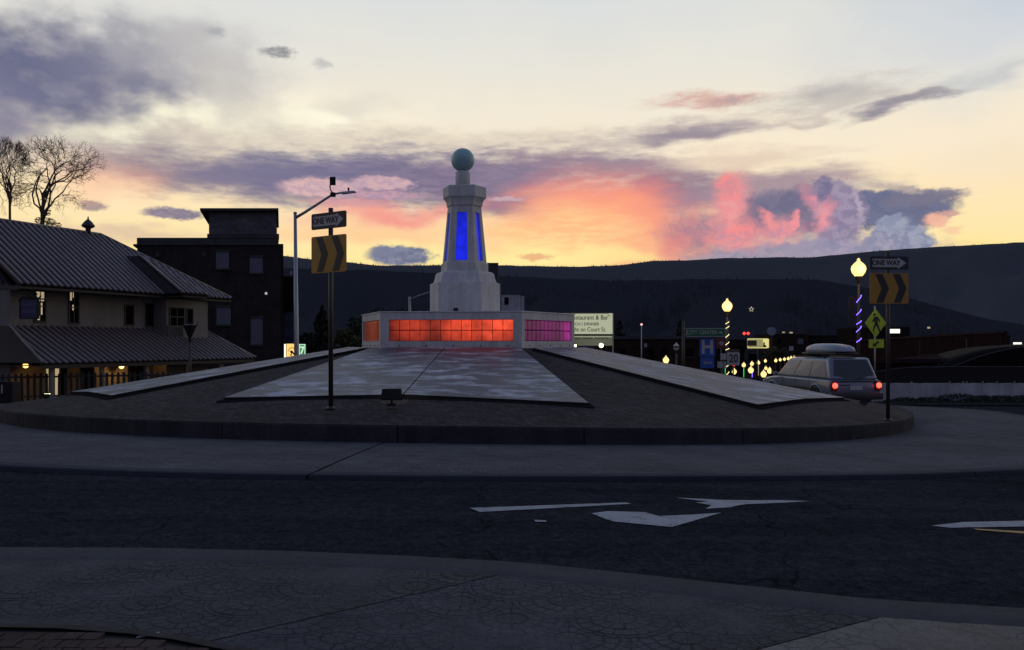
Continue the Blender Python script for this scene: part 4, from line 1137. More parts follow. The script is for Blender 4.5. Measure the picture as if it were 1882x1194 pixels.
# turret vent on the ridge
tv = t_at(162, 4.5); c = B3(tv, 4.5, 0)
b = MB(); b.lathe([(.13, RZ - .2), (.13, RZ + .22), (.14, RZ + .24), (.30, RZ + .32), (.34, RZ + .40), (.30, RZ + .46), (.20, RZ + .60), (.05, RZ + .74), (.02, RZ + .9)], 12, (c.x, c.y, 0)); b.build('roof_vent', MT['pole_brown'], bld)
# pub sign hanging from a bracket
k = P(54, 567, 35.2)
sg = thing('hanging_sign', 'dark blue hanging pub sign with scrollwork on top by the lit window', 'sign', (k.x, k.y, k.z), R(-6))
MB().box((0, 0, 0), (.78, .06, .80)).build('board', MT['sign_navy'], sg, world=False)
for (x, z, w_, h_) in ((0, .42, .84, .05), (0, -.42, .84, .05), (-.41, 0, .05, .84), (.41, 0, .05, .84)): MB().box((x, 0, z), (w_, .09, h_)).build('frame', MT['black'], sg, world=False)
text_obj('CLAVMOR', .19, MT['navy_letter'], 'lettering', sg, (0, -.035, .17), bold=.006, sx=.78)
text_obj('PACKER', .22, MT['navy_letter'], 'lettering', sg, (0, -.035, -.13), bold=.006, sx=.8)
for sx in (-1, 1):
    pts = [(sx * (.20 + .14 * math.cos(a)), 0, .58 + .13 * math.sin(a)) for a in [i * .5 for i in range(13)]]
    MB().tube(pts, .035, 6).build('scroll', MT['black'], sg, world=False)
MB().tube([(-.5, 0, .30), (-.42, 0, .47), (0, 0, .50), (.44, 0, .46), (.55, 0, .56)], .03, 6).build('scroll', MT['black'], sg, world=False)
MB().tube([(.0, .05, .46), (.0, 1.6, .46)], .035, 6).build('bracket', MT['black'], sg, world=False)
# porch lamps
def point(name, loc, e, col, r=.05):
    d = bpy.data.lights.new(name, 'POINT'); d.energy = e; d.color = col; d.shadow_soft_size = r
    o = bpy.data.objects.new(name, d); COL.objects.link(o); o.location = loc; return o
def porch_lamp(px, py, s, label, e=18):
    t = t_at(px, s); z = z_at(t, s, py); p = B3(t, s, z)
    o = thing('porch_lamp', label, 'porch lamp', p, group='lamps under the porch roof')
    b = MB(); b.lathe([(.03, -.1), (.10, -.05), (.12, .02), (.08, .09), (.02, .12)], 10, p); b.build('bulb', EM['porch'], o)
    q = B3(t, s + .25, z); MB().box(q + Vector((0, 0, .02)), (.10, .10, .16)).build('bracket', MT['black'], o)
    point('porch_glow', B3(t, s - .22, z - .02), e, (1, .5, .14))
porch_lamp(223, 674, .6, 'glowing orange lamp on the porch wall over a fence picket', 34)
porch_lamp(47, 672, .2, 'orange lamp tucked under the porch eave at the building corner', 22)
# bare street lamp with a dark tulip head in front of the bay
p = P(349, 600, 33.5); g0 = gz(p.x, p.y)
tl = thing('dark_street_lamp', 'unlit dark street lamp with a tulip-shaped head before the seamed roof', 'street lamp', (p.x, p.y, g0))
zt_ = EYE + (HY - 593) / F * 33.5
MB().tube([(p.x, p.y, g0), (p.x, p.y, zt_ - .75)], [.07, .05], 8).build('pole', MT['pole_brown'], tl)
MB().lathe([(.05, zt_ - .8), (.07, zt_ - .6), (.16, zt_ - .4), (.25, zt_ - .18), (.28, zt_ - .1), (.14, zt_ - .06)], 8, (p.x, p.y, 0), smooth=False).build('head', MT['black'], tl)
for k in range(4):
    a = k * math.pi / 2 + .5; MB().tube([(p.x + .22 * math.cos(a), p.y + .22 * math.sin(a), zt_ - .2), (p.x + .30 * math.cos(a), p.y + .30 * math.sin(a), zt_)], .02, 5).build('prong', MT['black'], tl)
# picket fence
fa, fb = Vector((-23.6, 34.3)), Vector((-15.2, 38.6)); fl = (fb - fa).length; fd = (fb - fa).normalized(); fang = math.atan2(fd.y, fd.x)
fz = gz(-19, 36)
fen = thing('picket_fence', 'dark picket fence in front of the porch with light showing between', 'fence', (fa.x, fa.y, fz))
n = int(fl / .235); pk = None
for i in range(n + 1):
    q = fa + fd * (i * .235)
    if pk is None:
        b = MB(); b.box((0, 0, .62), (.115, .03, 1.24)); b.add([(-.0575, -.015, 1.24), (.0575, -.015, 1.24), (.0575, .015, 1.24), (-.0575, .015, 1.24), (0, -.015, 1.30), (0, .015, 1.30)], [(0, 1, 4), (2, 3, 5), (1, 2, 5, 4), (3, 0, 4, 5)])
        o = pk = b.build('picket', MT['timber'], fen, world=False)
    else: o = pk.copy(); COL.objects.link(o)
    o.location = (q.x - fa.x, q.y - fa.y, random.uniform(-.02, .02)); o.rotation_euler = (0, R(random.uniform(-.8, .8)), fang)
for h in (.28, 1.12):
    MB().tube([(fa.x, fa.y + .04, fz + h), (fb.x, fb.y + .04, fz + h)], .04, 4, smooth=False).build('rail', MT['timber'], fen)
# dark bin store with pale slots at the end of the fence
q = P(8, 722, 32.5)
bs_ = thing('utility_cabinet', 'black cabinet with pale slots standing at the near end of the picket fence', 'cabinet', (q.x, q.y, gz(q.x, q.y)))
MB().box((q.x, q.y, .5 * (gz(q.x, q.y) + .06)), (.95, .5, .06 - gz(q.x, q.y))).build('body', MT['black'], bs_)
for i in range(3): MB().box((q.x - .28 + i * .17, q.y - .255, -.22), (.05, .01, .34)).build('slot', MT['sign_white'], bs_)

# ---------------------------------------------------------------- brick building behind
DB = 62.0
def PX(x): return (x - CX) / F * DB
def PZc(y, D=None): return EYE + (HY - y) / F * (D or DB)
gB = -2.6
bk = thing('brick_building', 'dark brick building with a square rooftop tower and boarded windows', 'building', (PX(380), DB, gB))
def fbox(x0, x1, y0, y1, d0, d1, name, m, par, D=None):
    D = D or DB; X0 = (x0 - CX) / F * (D); X1 = (x1 - CX) / F * D
    za, zb = PZc(y0, D), (PZc(y1, D) if y1 is not None else gB); k = -.30      # the lot is skewed to its street
    vs = [(X + k * d, D + d, z) for X in (X0, X1) for d in (d0, d1) for z in (zb, za)]
    return MB().add(vs, [(0, 1, 3, 2), (4, 6, 7, 5), (0, 4, 5, 1), (2, 3, 7, 6), (0, 2, 6, 4), (1, 5, 7, 3)]).build(name, m, par)
fbox(252, 516, 451, None, 0, 16, 'wall', MT['brick'], bk)
fbox(252, 512, 437, 450.5, -.15, 16, 'parapet', MT['cornice'], bk)
fbox(246, 254, 449, 452.5, -.3, 15, 'cornice', MT['cornice'], bk)
fbox(511, 521, 447, None, .3, 15, 'side_pier', MT['brick'], bk)
fbox(384, 509, 389, 437, -.05, 8, 'tower_wall', MT['tower'], bk)
fbox(381, 513, 430, 438, -.20, 8.4, 'tower_base', MT['cornice'], bk)
b = MB(); X0, X1 = PX(373), PX(516); z0, z1, z2 = PZc(389), PZc(384.5), PZc(376.5)
b.add([(X0, DB - .6, z0), (X1, DB - .6, z0), (X1 - 2.6, DB + 8.6, z0), (X0 - 2.6, DB + 8.6, z0), (X0, DB - .6, z1), (X1, DB - .6, z1), (X1 - 2.6, DB + 8.6, z1), (X0 - 2.6, DB + 8.6, z1), (X0 + 1.6, DB + 1.6, z2), (X1 - 1.6, DB + 1.6, z2), (X1 - 3.2, DB + 6.4, z2), (X0, DB + 6.4, z2)],
      [(3, 2, 1, 0), (0, 1, 5, 4), (1, 2, 6, 5), (2, 3, 7, 6), (3, 0, 4, 7), (4, 5, 9, 8), (5, 6, 10, 9), (6, 7, 11, 10), (7, 4, 8, 11), (8, 9, 10, 11)])
b.build('tower_roof', MT['cornice'], bk)
for (x0, x1, y0, y1) in ((397, 421, 463, 493), (459, 483, 473, 501), (398, 424, 565, 596), (461, 483, 585, 633)):
    w = fbox(x0, x1, y0, y1, -.05, .0, 'window', MT['board'], bk)
    fbox(x0 - 2, x1 + 2, y0 - 4, y0 - .5, -.12, -.001, 'lintel', MT['cornice'], w); fbox(x0 - 2, x1 + 2, y1 + .5, y1 + 3, -.14, -.001, 'sill', MT['cornice'], w)
for (x, y) in ((290, 468), (375, 467)): fbox(x - 3, x + 3, y - 4, y + 4, -.12, .0, 'vent', MT['cornice'], bk)
fbox(487, 491, 537, 541, -.14, 0, 'wall_light', EM['white'], bk)
an = thing('low_annex', 'low dark annex with a faded blue mural beside the brick building', 'building', (PX(532), DB + 2, gB))
fbox(521.5, 548, 505, None, 2, 12, 'wall', MT['dim'], an); fbox(517, 549, 503, 505.0, 1.8, 12.2, 'cornice', MT['cornice'], an)
fbox(522, 546, 572, 632, 1.9, 1.995, 'mural', mat('mural_blue', (.035, .045, .075), .8, noise=[(1.5, .6, one), (5, .4, one)]), an)
fbox(534, 539, 493, 501, 2.4, 2.8, 'roof_vent', MT['palecon'], an)

# ---------------------------------------------------------------- lit shop signs on the left
def post(x, y, z0, z1, r, m, par, name='post'): return MB().tube([(x, y, z0), (x, y, z1)], r, 8).build(name, m, par)
D_ = 50; c = P(537, 645, D_)
ys = thing('yellow_shop_sign', 'lit yellow sign with a dark bird emblem under a curved band', 'sign', (c.x, c.y, gz(c.x, c.y)))
w_, h_ = .64, .90
MB().box((c.x, c.y, c.z), (w_, .2, h_)).build('panel', EM['yellow'], ys)
b = MB(); pts = [(c.x - .27 + .0, 0, 0)]; arc = []
for i in range(9):
    a = math.pi * (.12 + .80 * i / 8); arc.append(a)
b = MB()
for a, a2 in zip(arc, arc[1:]):
    o1 = [(c.x + .02 + r_ * math.cos(q) * .95, c.y - .11, c.z - .12 + r_ * math.sin(q) * 1.25) for (r_, q) in ((.30, a), (.30, a2), (.235, a2), (.235, a))]
    b.plate(o1, .006, (0, -1, 0))
b.build('curved_band', EM['yellowdark'], ys)
bird = [(-.13, -.20), (-.02, -.10), (-.12, .02), (-.04, .10), (.06, .06), (.20, -.16), (.10, -.17), (.04, -.06), (.00, -.16), (-.02, -.30), (-.06, -.20)]
b = MB(); bm = bmesh.new(); vs = [bm.verts.new((x + c.x, c.y - .112, z + c.z - .05)) for x, z in bird]; f = bm.faces.new(vs); ex = bmesh.ops.extrude_face_region(bm, geom=[f]); bmesh.ops.translate(bm, verts=[v for v in ex['geom'] if isinstance(v, bmesh.types.BMVert)], vec=(0, -.01, 0)); bmesh.ops.recalc_face_normals(bm, faces=bm.faces)
bm.verts.index_update(); b.v = [v.co.copy() for v in bm.verts]; b.f = [tuple(v.index for v in f.verts) for f in bm.faces]; b.sm = [False] * len(b.f); bm.free(); b.build('bird_emblem', MT['timber'], ys)
MB().box((c.x - w_ / 2 - .12, c.y, c.z - .02), (.07, .12, h_)).build('lit_edge', EM['litw'], ys)
post(c.x, c.y, gz(c.x, c.y), c.z - h_ / 2, .07, MT['black'], ys)
c = P(556, 644, D_)
s7 = thing('green_shop_sign', 'small lit green sign with a pale numeral 7', 'sign', (c.x, c.y, gz(c.x, c.y)))
MB().box((c.x, c.y, c.z), (.37, .16, .78)).build('panel', EM['green7'], s7)
for (x, z, a_, b_) in ((0, .37, .37, .05), (0, -.37, .37, .05), (-.165, 0, .04, .78), (.165, 0, .04, .78)): MB().box((c.x + x, c.y - .09, c.z + z), (a_, .02, b_)).build('border', EM['green7l'], s7)
text_obj('7', .62, EM['green7l'], 'numeral', s7, (c.x - s7.location.x, -.10, c.z - s7.location.z), bold=.02, sx=.85)
post(c.x, c.y, gz(c.x, c.y), c.z - .39, .05, MT['black'], s7)

# ---------------------------------------------------------------- street light with arm
D_ = 44.0
c = P(545, 600, D_); g0 = gz(c.x, c.y)
def q(x, y, D=D_): return P(x, y, D)
sl = thing('street_light', 'tall grey street light with a long arm and a small box above its lamp', 'street light', (c.x, c.y, g0))
tp = q(542.5, 391)
MB().tube([(c.x + .03, c.y, g0), (c.x, c.y, 1), (tp.x, tp.y, tp.z)], [.15, .135, .085], 12).build('pole', MT['galv'], sl)
MB().lathe([(.22, 0), (.22, .03), (.16, .25), (.15, .3)], 12, (c.x + .03, c.y, g0)).build('base', MT['galv'], sl)
MB().lathe([(.10, -.04), (.10, .03), (.04, .06)], 12, tp).build('cap', MT['galv'], sl)
MB().tube([q(543, 400), q(560, 390), q(585, 374), q(608, 359), q(620, 355), q(632, 353.5)], [.085, .08, .07, .065, .055, .05], 8).build('arm', MT['galv'], sl)
hd = MB(); a = q(629, 355); b2 = q(655, 353)
hd.add([(a.x, a.y - .12, a.z + .07), (b2.x, b2.y - .06, b2.z + .0), (b2.x - .12, b2.y, b2.z + .09), (a.x, a.y + .12, a.z + .07), (a.x, a.y - .12, a.z - .05), (b2.x - .02, b2.y - .06, b2.z - .03), (b2.x - .02, b2.y + .06, b2.z - .03), (a.x, a.y + .12, a.z - .05)],
       [(0, 1, 2, 3), (4, 7, 6, 5), (0, 4, 5, 1), (3, 2, 6, 7), (1, 5, 6, 2), (0, 3, 7, 4)]); hd.build('lamp_head', MT['galv'], sl)
z_ = q(640.5, 348); MB().tube([z_ + Vector((0, 0, -.07)), z_ + Vector((0, 0, .10))], .05, 8).build('photo_sensor', MT['black'], sl)
MB().tube([q(614, 356), q(608, 350), q(606.5, 344), q(607, 338)], .035, 6).build('box_stem', MT['black'], sl)
z_ = q(611.5, 332.5); MB().box(z_, (.30, .12, .44)).build('radio_box', MT['black'], sl)
z_ = q(612, 357.5); MB().box(z_, (.26, .2, .22)).build('clamp', MT['black'], sl)
# street light behind the monument
D_ = 70.0; c = P(753, 600, D_)
sl2 = thing('street_light', 'thin white street light whose arm ends behind the obelisk pedestal', 'street light', (c.x, c.y, gz(c.x, c.y)))
tp = P(753, 545, D_); MB().tube([(c.x, c.y, gz(c.x, c.y)), tp], [.13, .10], 8).build('pole', MT['galv'], sl2)
MB().tube([P(753, 551, D_), P(770, 543, D_), P(789, 537, D_), P(806, 535, D_)], .075, 6).build('arm', MT['galv'], sl2)

# ---------------------------------------------------------------- road signs on the island
def flat_poly(name, pts, th, m, par, y=0.0):
    bm = bmesh.new(); vs = [bm.verts.new((x, y, z)) for x, z in pts]; f = bm.faces.new(vs)
    ex = bmesh.ops.extrude_face_region(bm, geom=[f]); bmesh.ops.translate(bm, verts=[v for v in ex['geom'] if isinstance(v, bmesh.types.BMVert)], vec=(0, -th, 0))
    bmesh.ops.triangulate(bm, faces=[f for f in bm.faces if len(f.verts) > 4]); bmesh.ops.recalc_face_normals(bm, faces=bm.faces)
    me = bpy.data.meshes.new(name); bm.to_mesh(me); bm.free(); me.materials.append(m)
    o = bpy.data.objects.new(name, me); COL.objects.link(o); o.parent = par; return o
def rrect(w, h, r, n=3):
    out = []
    for cx_, cz_, a0 in ((w / 2 - r, h / 2 - r, 0), (-w / 2 + r, h / 2 - r, 90), (-w / 2 + r, -h / 2 + r, 180), (w / 2 - r, -h / 2 + r, 270)):
        for i in range(n + 1): a = R(a0 + 90 * i / n); out.append((cx_ + r * math.cos(a), cz_ + r * math.sin(a)))
    return out
def shift(pts, dx=0, dz=0, sx=1, sz=1): return [(x * sx + dx, z * sz + dz) for x, z in pts]
def island_sign(label, base, D, ytop, zc1, zc2, rz, fore=1.0):
    """ONE WAY plate above a two-chevron plate on a brown post"""
    t = thing('roundabout_sign', label, 'road sign', base, group='one way and chevron signs on the island')
    MB().tube([(0, 0, 0), (0, 0, ytop - base.z)], .045, 8).build('post', MT['pole_brown'], t, world=False)
    MB().lathe([(.09, 0), (.09, .03), (.05, .06)], 10).build('base_plate', MT['pole_brown'], t, world=False)
    W, H = .914, .305
    z1 = zc1 - base.z; z2 = zc2 - base.z
    p1 = flat_poly('one_way_plate', shift(rrect(W, H, .03), 0, 0), .012, MT['sign_black'], t, -.05); p1.location = (0, 0, z1); 
    ar = [(-.40, -.095), (.20, -.095), (.20, -.135), (.40, 0), (.20, .135), (.20, .095), (-.40, .095)]
    a1 = flat_poly('arrow', ar, .003, MT['sign_white'], p1, -.063)
    tx = text_obj('ONE WAY', .165, MT['sign_black'], 'lettering', p1, (-.075, -.0685, 0), bold=.005, sx=.86)
    bk1 = flat_poly('plate_back', rrect(W, H, .03), .002, MT['sign_back'], p1, -.046)
    H2 = .70
    p2 = flat_poly('chevron_plate', rrect(W, H2, .03), .012, MT['sign_yellow'], t, -.05); p2.location = (0, 0, z2)
    ch = [(-.11, -.33), (.06, -.33), (.19, 0), (.04, .33), (-.13, .33), (.015, 0)]
    for dx in (-.20, .215): flat_poly('chevron', shift(ch, dx, 0), .003, MT['sign_black'], p2, -.063)
    flat_poly('plate_back', rrect(W, H2, .03), .002, MT['sign_back'], p2, -.046)
    for zz_ in (z1, z2): MB().box((0, -.045, zz_), (.12, .03, .05)).build('clamp', MT['galv'], t, world=False)
    for o in (p1, p2): pass
    t.rotation_euler = (0, 0, rz)
    return t
b0 = onground(608, 752, 0, zM, 12.9, 40); D0_ = b0.y
island_sign('one way and yellow chevron signs turned at an angle before the broad slab', b0, D0_, EYE + (HY - 382) / F * D0_, EYE + (HY - 405.5) / F * D0_, EYE + (HY - 467) / F * D0_, R(-33))
DR = 18.9; xr = (1632 - CX) / F * DR; b1 = Vector((xr, DR, zM(xr, DR)))
island_sign('one way and yellow chevron signs facing straight on beside the silver car', b1, DR, EYE + (HY - 463) / F * DR, EYE + (HY - 483.5) / F * DR, EYE + (HY - 530) / F * DR, R(3))

# ---------------------------------------------------------------- acorn street lamps
def acorn(label, px, ytop, D, lit=True, wrap=None, sc=1.0, group='acorn globe street lamps', gx=None, detail=True, dim=False, banner=False):
    z_top = EYE + (HY - ytop) / F * D; X = (px - CX) / F * D; g = gz(X, D)
    t = thing('acorn_street_lamp', label, 'street lamp', (X, D, g), group=group)
    H = .80 * sc; zb = z_top - H
    m = (EM['lamp_hot'] if not dim else EM['lamp']) if lit else MT['globe_off']
    n = 16 if detail else 8
    MB().lathe([(.15 * sc, zb), (.27 * sc, zb + .16 * sc), (.315 * sc, zb + .32 * sc), (.28 * sc, zb + .46 * sc)], n, (X, D, 0)).build('globe', m, t)
    cap = MB(); cap.lathe([(.278 * sc, zb + .462 * sc), (.20 * sc, zb + .56 * sc), (.10 * sc, zb + .65 * sc), (.06 * sc, zb + .70 * sc), (.07 * sc, zb + .74 * sc), (.02 * sc, zb + .80 * sc)], n, (X, D, 0)).build('globe_top', EM['lamp'] if lit else MT['globe_off'], t)
    if not lit: MB().lathe([(.30 * sc, zb + .27 * sc), (.33 * sc, zb + .30 * sc), (.33 * sc, zb + .40 * sc), (.30 * sc, zb + .43 * sc)], n, (X, D, 0)).build('band', MT['black'], t)
    MB().lathe([(.05 * sc, zb - .34 * sc), (.07 * sc, zb - .26 * sc), (.09 * sc, zb - .18 * sc), (.16 * sc, zb - .03 * sc), (.17 * sc, zb)], n, (X, D, 0)).build('cup', MT['pole_brown'], t)
    MB().tube([(X, D, g), (X, D, zb - .3 * sc)], [.085, .055], 8).build('pole', MT['pole_brown'], t)
    if detail: MB().lathe([(.2, g), (.2, g + .25), (.13, g + .32), (.11, g + .8), (.085, g + .85)], 12, (X, D, 0)).build('base', MT['pole_brown'], t)
    if wrap:
        mw, rows = wrap
        for (ya, yb) in rows:
            za = EYE + (HY - ya) / F * D; zb_ = EYE + (HY - yb) / F * D
            pts = []
            for i in range(5):
                a = math.pi * (1.08 + .84 * i / 4); pts.append((X + .10 * sc * math.cos(a) * 1.1, D + .10 * sc * math.sin(a), zb_ + (za - zb_) * i / 4))
            MB().tube(pts, .017 * sc, 5).build('light_string', mw, t)
    if banner:
        zt2 = EYE + (HY - 543) / F * D; zb2 = EYE + (HY - 600) / F * D
        b = MB(); b.box((X - .30, D, (zt2 + zb2) / 2), (.30, .012, zt2 - zb2)); b.build('banner', MT['sign_black'], t)
        for z in (zt2, zb2): MB().tube([(X, D, z), (X - .5, D, z)], .015, 5).build('banner_arm', MT['black'], t)
    return t
def lamp_light(px, y, D, e):
    p = P(px, y, D); d = bpy.data.lights.new('lamp_light', 'POINT'); d.energy = e; d.color = (1, .66, .25); d.shadow_soft_size = .35
    o = bpy.data.objects.new('lamp_light', d); COL.objects.link(o); o.location = p + Vector((0, -.5, -.1))
lamp_light(1578, 492, 36.5, 26); lamp_light(1336.5, 562, 50, 26)
acorn('tall lit acorn lamp with violet lights twisted round its post beside the silver car', 1578, 474, 36.5, wrap=(EM['violet'], [(542, 556), (568, 579), (589, 596), (599, 610), (621, 629)]), sc=1.02, banner=True)
acorn('lit acorn lamp with warm white lights twisted round its post by the green sign', 1336.5, 548, 50, wrap=(EM['wrap'], [(591, 595), (599, 604), (614, 620), (628, 634), (640, 643), (669, 675), (683, 690)]), sc=1.0)
acorn('unlit white acorn lamp before the long brown building', 1243, 629, 54, lit=False, sc=.66)
acorn('lit acorn lamp just showing above the slab edge near the unlit lamp', 1224, 653, 52, sc=.62)
small = [(1329, 667, 6.5, 'small lit lamp directly left of the wrapped lamp post, below the notices'), (1349.5, 676, 8.5, 'lit acorn lamp under the speed sign, below the small red light'),
    (1367, 665, 7, 'small lit lamp on top of the thicker green cord, right of the speed sign'), (1380, 672, 10, 'large lit lamp above the violet cord'), (1382, 663, 6.5, 'small lit lamp just above the large one over the violet cord'),
    (1393.8, 661.5, 6, 'small lit lamp on top of the dull amber cord'), (1403.5, 679, 10.5, 'largest and lowest of the distant lit acorn lamps'), (1406.7, 659, 5, 'topmost small lamp straight above the largest distant lamp'),
    (1407.6, 672, 5.5, 'small lamp between the topmost and the largest distant lamp'), (1414.5, 674, 9, 'lit acorn lamp to the upper right of the largest distant lamp'),
    (1425.8, 658, 5.4, 'first lamp of the row rising to the car windscreen, farthest from the car'), (1434, 657, 4.8, 'second lamp of the row rising to the car windscreen'), (1441.7, 656, 4.8, 'third lamp of the row rising to the car windscreen'),
    (1448.6, 655, 4.8, 'fourth lamp of the row rising to the car windscreen'), (1454, 653.5, 4.2, 'fifth lamp of the row, close to the car windscreen'), (1459.6, 652.5, 4.2, 'sixth lamp of the row, touching the car windscreen edge')]
for (x, y, w_, lb) in small:
    D_ = max(min(.60 * 1500 / w_, 150), 62)
    acorn(lb, x, y, D_, sc=w_ * D_ / 1500 / .60, group='small lit lamps down the main street', detail=False, dim=False)
for (x, y0, y1, m, lb) in ((1333, 674, 686, EM['green'], 'green lit cord on a thin pole beside the speed sign'), (1367, 676, 693, EM['green'], 'green lit cord on a thin pole under a small lamp'), (1382.5, 684, 693, EM['violet'], 'violet lit cord on a thin pole under a small lamp'), (1394, 668, 690, EM['lit'], 'dull amber lit cord on a thin pole between small lamps')):
    D_ = 80; a = P(x, y0, D_); c = P(x, y1, D_)
    tag(MB().tube([c, a], .028, 5).build('light_cord', m), lb, 'string lights')
a = P(1348, 671, 90); tag(MB().lathe([(.06, -.12), (.15, 0), (.06, .12)], 10, a).build('red_signal', EM['red']), 'small round red light above a lit lamp beside the speed sign', 'signal light')
for x, lb in ((1367.8, 'first of two small red signals above the yellow lit box sign'), (1375, 'second of two small red signals, the one nearer the grey disc')):
    a = P(x, 612.5, 95); tag(MB().lathe([(.05, -.17), (.19, 0), (.05, .17)], 10, a).build('red_signal', EM['red']), lb, 'signal light')

# ---------------------------------------------------------------- direction signs
def board_sign(name, label, x0, x1, y0, y1, D, m, cat='road sign', posts=(0,), border=None, group=None, postm='pole_brown', th=.02):
    xa, xb = (x0 - CX) / F * D, (x1 - CX) / F * D; z0, z1 = EYE + (HY - y1) / F * D, EYE + (HY - y0) / F * D
    X = (xa + xb) / 2; g = gz(X, D)
    t = thing(name, label, cat, (X, D, g), group=group)
    w, h = xb - xa, z1 - z0; zc = (z0 + z1) / 2 - g
    pl = flat_poly('plate', rrect(w, h, min(w, h) * .08), th, m, t, -.05); pl.location = (0, 0, zc)
    if border:
        bw = h * .06 if h < w else w * .04
        for (x, z, a_, b_) in ((0, h / 2 - bw, w - 2 * bw, bw), (0, -h / 2 + bw, w - 2 * bw, bw), (-w / 2 + bw, 0, bw, h - 2 * bw), (w / 2 - bw, 0, bw, h - 2 * bw)):
            MB().box((x, -.05 - th - .003, z), (a_, .004, b_)).build('border', border, pl, world=False)
    for px in posts: MB().tube([(px * w, 0, 0), (px * w, 0, zc + h / 2 * .98)], .04, 8).build('post', MT[postm], t, world=False)
    return t, pl, w, h
t, pl, w, h = board_sign('city_center_sign', 'green city center guide sign with a small arrow on a dark post', 1260, 1333.5, 602.5, 619, 42, MT['sign_green'], border=MT['sign_white'], posts=())
text_obj('CITY CENTER', h * .60, MT['sign_white'], 'lettering', pl, (-w * .10, -.075, 0), sx=.92, bold=.002)
flat_poly('arrow', [(w * .30, -.018), (w * .36, -.018), (w * .36, -.07), (w * .43, 0), (w * .36, .07), (w * .36, .018), (w * .30, .018)], .003, MT['sign_white'], pl, -.074)
X = -w / 2 - .12; zt_ = EYE + (HY - 589) / F * 42 - t.location.z
MB().tube([(X, 0, 0), (X, 0, zt_)], [.10, .06], 8).build('post', MT['pole_brown'], t, world=False)
MB().tube([(X, 0, pl.location.z), (X + .2, -.04, pl.location.z)], .03, 6).build('bracket', MT['pole_brown'], t, world=False)
t, pl, w, h = board_sign('hospital_sign', 'blue hospital sign with a white H above a blue arrow plate', 1285.5, 1313.5, 621.5, 655, 42.3, MT['sign_blue'])
text_obj('H', h * 1.02, MT['sign_white'], 'letter', pl, (0, -.075, 0), bold=.03, sx=.95)
pl2 = flat_poly('arrow_plate', rrect(w * .9, .55, .04), .02, MT['sign_blue'], t, -.05); pl2.location = (0, 0, pl.location.z - h / 2 - .32)
flat_poly('arrow', [(-.24, 0), (-.10, .11), (-.10, .045), (.24, .045), (.24, -.045), (-.10, -.045), (-.10, -.11)], .003, MT['sign_back'], pl2, -.073)
t, pl, w, h = board_sign('red_sign', 'dull red sign half hidden behind the wrapped lamp post', 1316, 1334, 621, 640, 56, MT['sign_red'])
flat_poly('emblem', [(-.18, 0), (0, .16), (.2, .02), (.05, -.2)], .003, MT['sign_back'], pl, -.073)
t, pl, w, h = board_sign('speed_sign', 'white speed sign reading 20 with a brown strip on top', 1336, 1359, 647, 671, 44, MT['sign_white'])
text_obj('20', h * .86, MT['sign_black'], 'numerals', pl, (0, -.075, 0), bold=.012, sx=.82)
pl2 = flat_poly('top_plate', rrect(w * .9, .15, .02), .02, mat('brown_plate', (.10, .07, .055), .7), t, -.05); pl2.location = (.03, 0, pl.location.z + h / 2 + .09)
t, pl, w, h = board_sign('notice_sign', 'upper of two small pale blank notices left of the speed sign', 1324, 1334.5, 649, 661, 46, MT['sign_white'], posts=())
MB().tube([(.0, 0, 0), (0, 0, pl.location.z)], .03, 6).build('post', MT['pole_brown'], t, world=False)
t, pl, w, h = board_sign('notice_sign', 'lower pale blank notice left of the speed sign', 1318, 1334, 664, 676, 46.5, MT['sign_white'], posts=(0,))
t, pl, w, h = board_sign('box_sign', 'lit yellow box sign with one brighter end over the shops', 1373, 1411, 621.5, 640, 66, EM['boxsign'], cat='shop sign', border=EM['boxsign2'], posts=(0,))
X0 = w * .22
MB().box((X0 + .30, -.076, 0), (.48, .004, h * .9)).build('bright_end', EM['boxsign2'], pl, world=False)
flat_poly('dark_figure', [(X0 + .05, -.3), (X0 + .10, .1), (X0 + .22, .05), (X0 + .2, -.12), (X0 + .36, -.2), (X0 + .3, -.32)], .004, MT['timber'], pl, -.079)
MB().box((-.45, -.076, .02), (.75, .004, h * .55)).build('faded_panel', mat('faded_sign_panel', (.12, .10, .04), .8), pl, world=False)
a = P(1418.5, 608.5, 90)
ds = thing('disc_sign', 'pale blue-grey round disc above the dark shops', 'disc', (a.x, a.y, gz(a.x, a.y)))
MB().tube([(a.x, a.y, a.z), (a.x, a.y + .12, a.z)], .47, 20, smooth=False).build('disc', MT['dish'], ds)
MB().tube([(a.x, a.y + .06, gz(a.x, a.y)), (a.x, a.y + .06, a.z - .4)], .05, 6).build('mast', MT['black'], ds)
# lit star on the hill
a = P(1381, 568, 900); r_ = 2.9
pts = []
for i in range(10):
    q = math.pi / 2 + i * math.pi / 5; rr = r_ if i % 2 == 0 else r_ * .42; pts.append((a.x + rr * math.cos(q), a.y, a.z + rr * math.sin(q)))
b = MB()
b.tube(pts + [pts[0], pts[1]], .30, 5, smooth=False)
tag(b.build('hillside_star', EM['star']), 'outlined five-pointed star of lights on the dark hillside', 'star')
# crosswalk sign
D_ = 37.0; X = (1608 - CX) / F * D_; g = gz(X, D_)
cw = thing('crosswalk_sign', 'lime diamond pedestrian sign with an arrow plate below it', 'road sign', (X, D_, g), R(-0))
zc = EYE + (HY - 593.5) / F * D_ - g; hh = 26.5 / F * D_; hw = 19.5 / F * D_
dm = flat_poly('diamond_plate', [(0, -hh), (hw, 0), (0, hh), (-hw, 0)], .02, MT['sign_lime'], cw, -.05); dm.location = (0, 0, zc)
k = hh / 26.5
def px_poly(pts, cx_, cy_): return [((x - cx_) * k, -(y - cy_) * k) for x, y in pts]
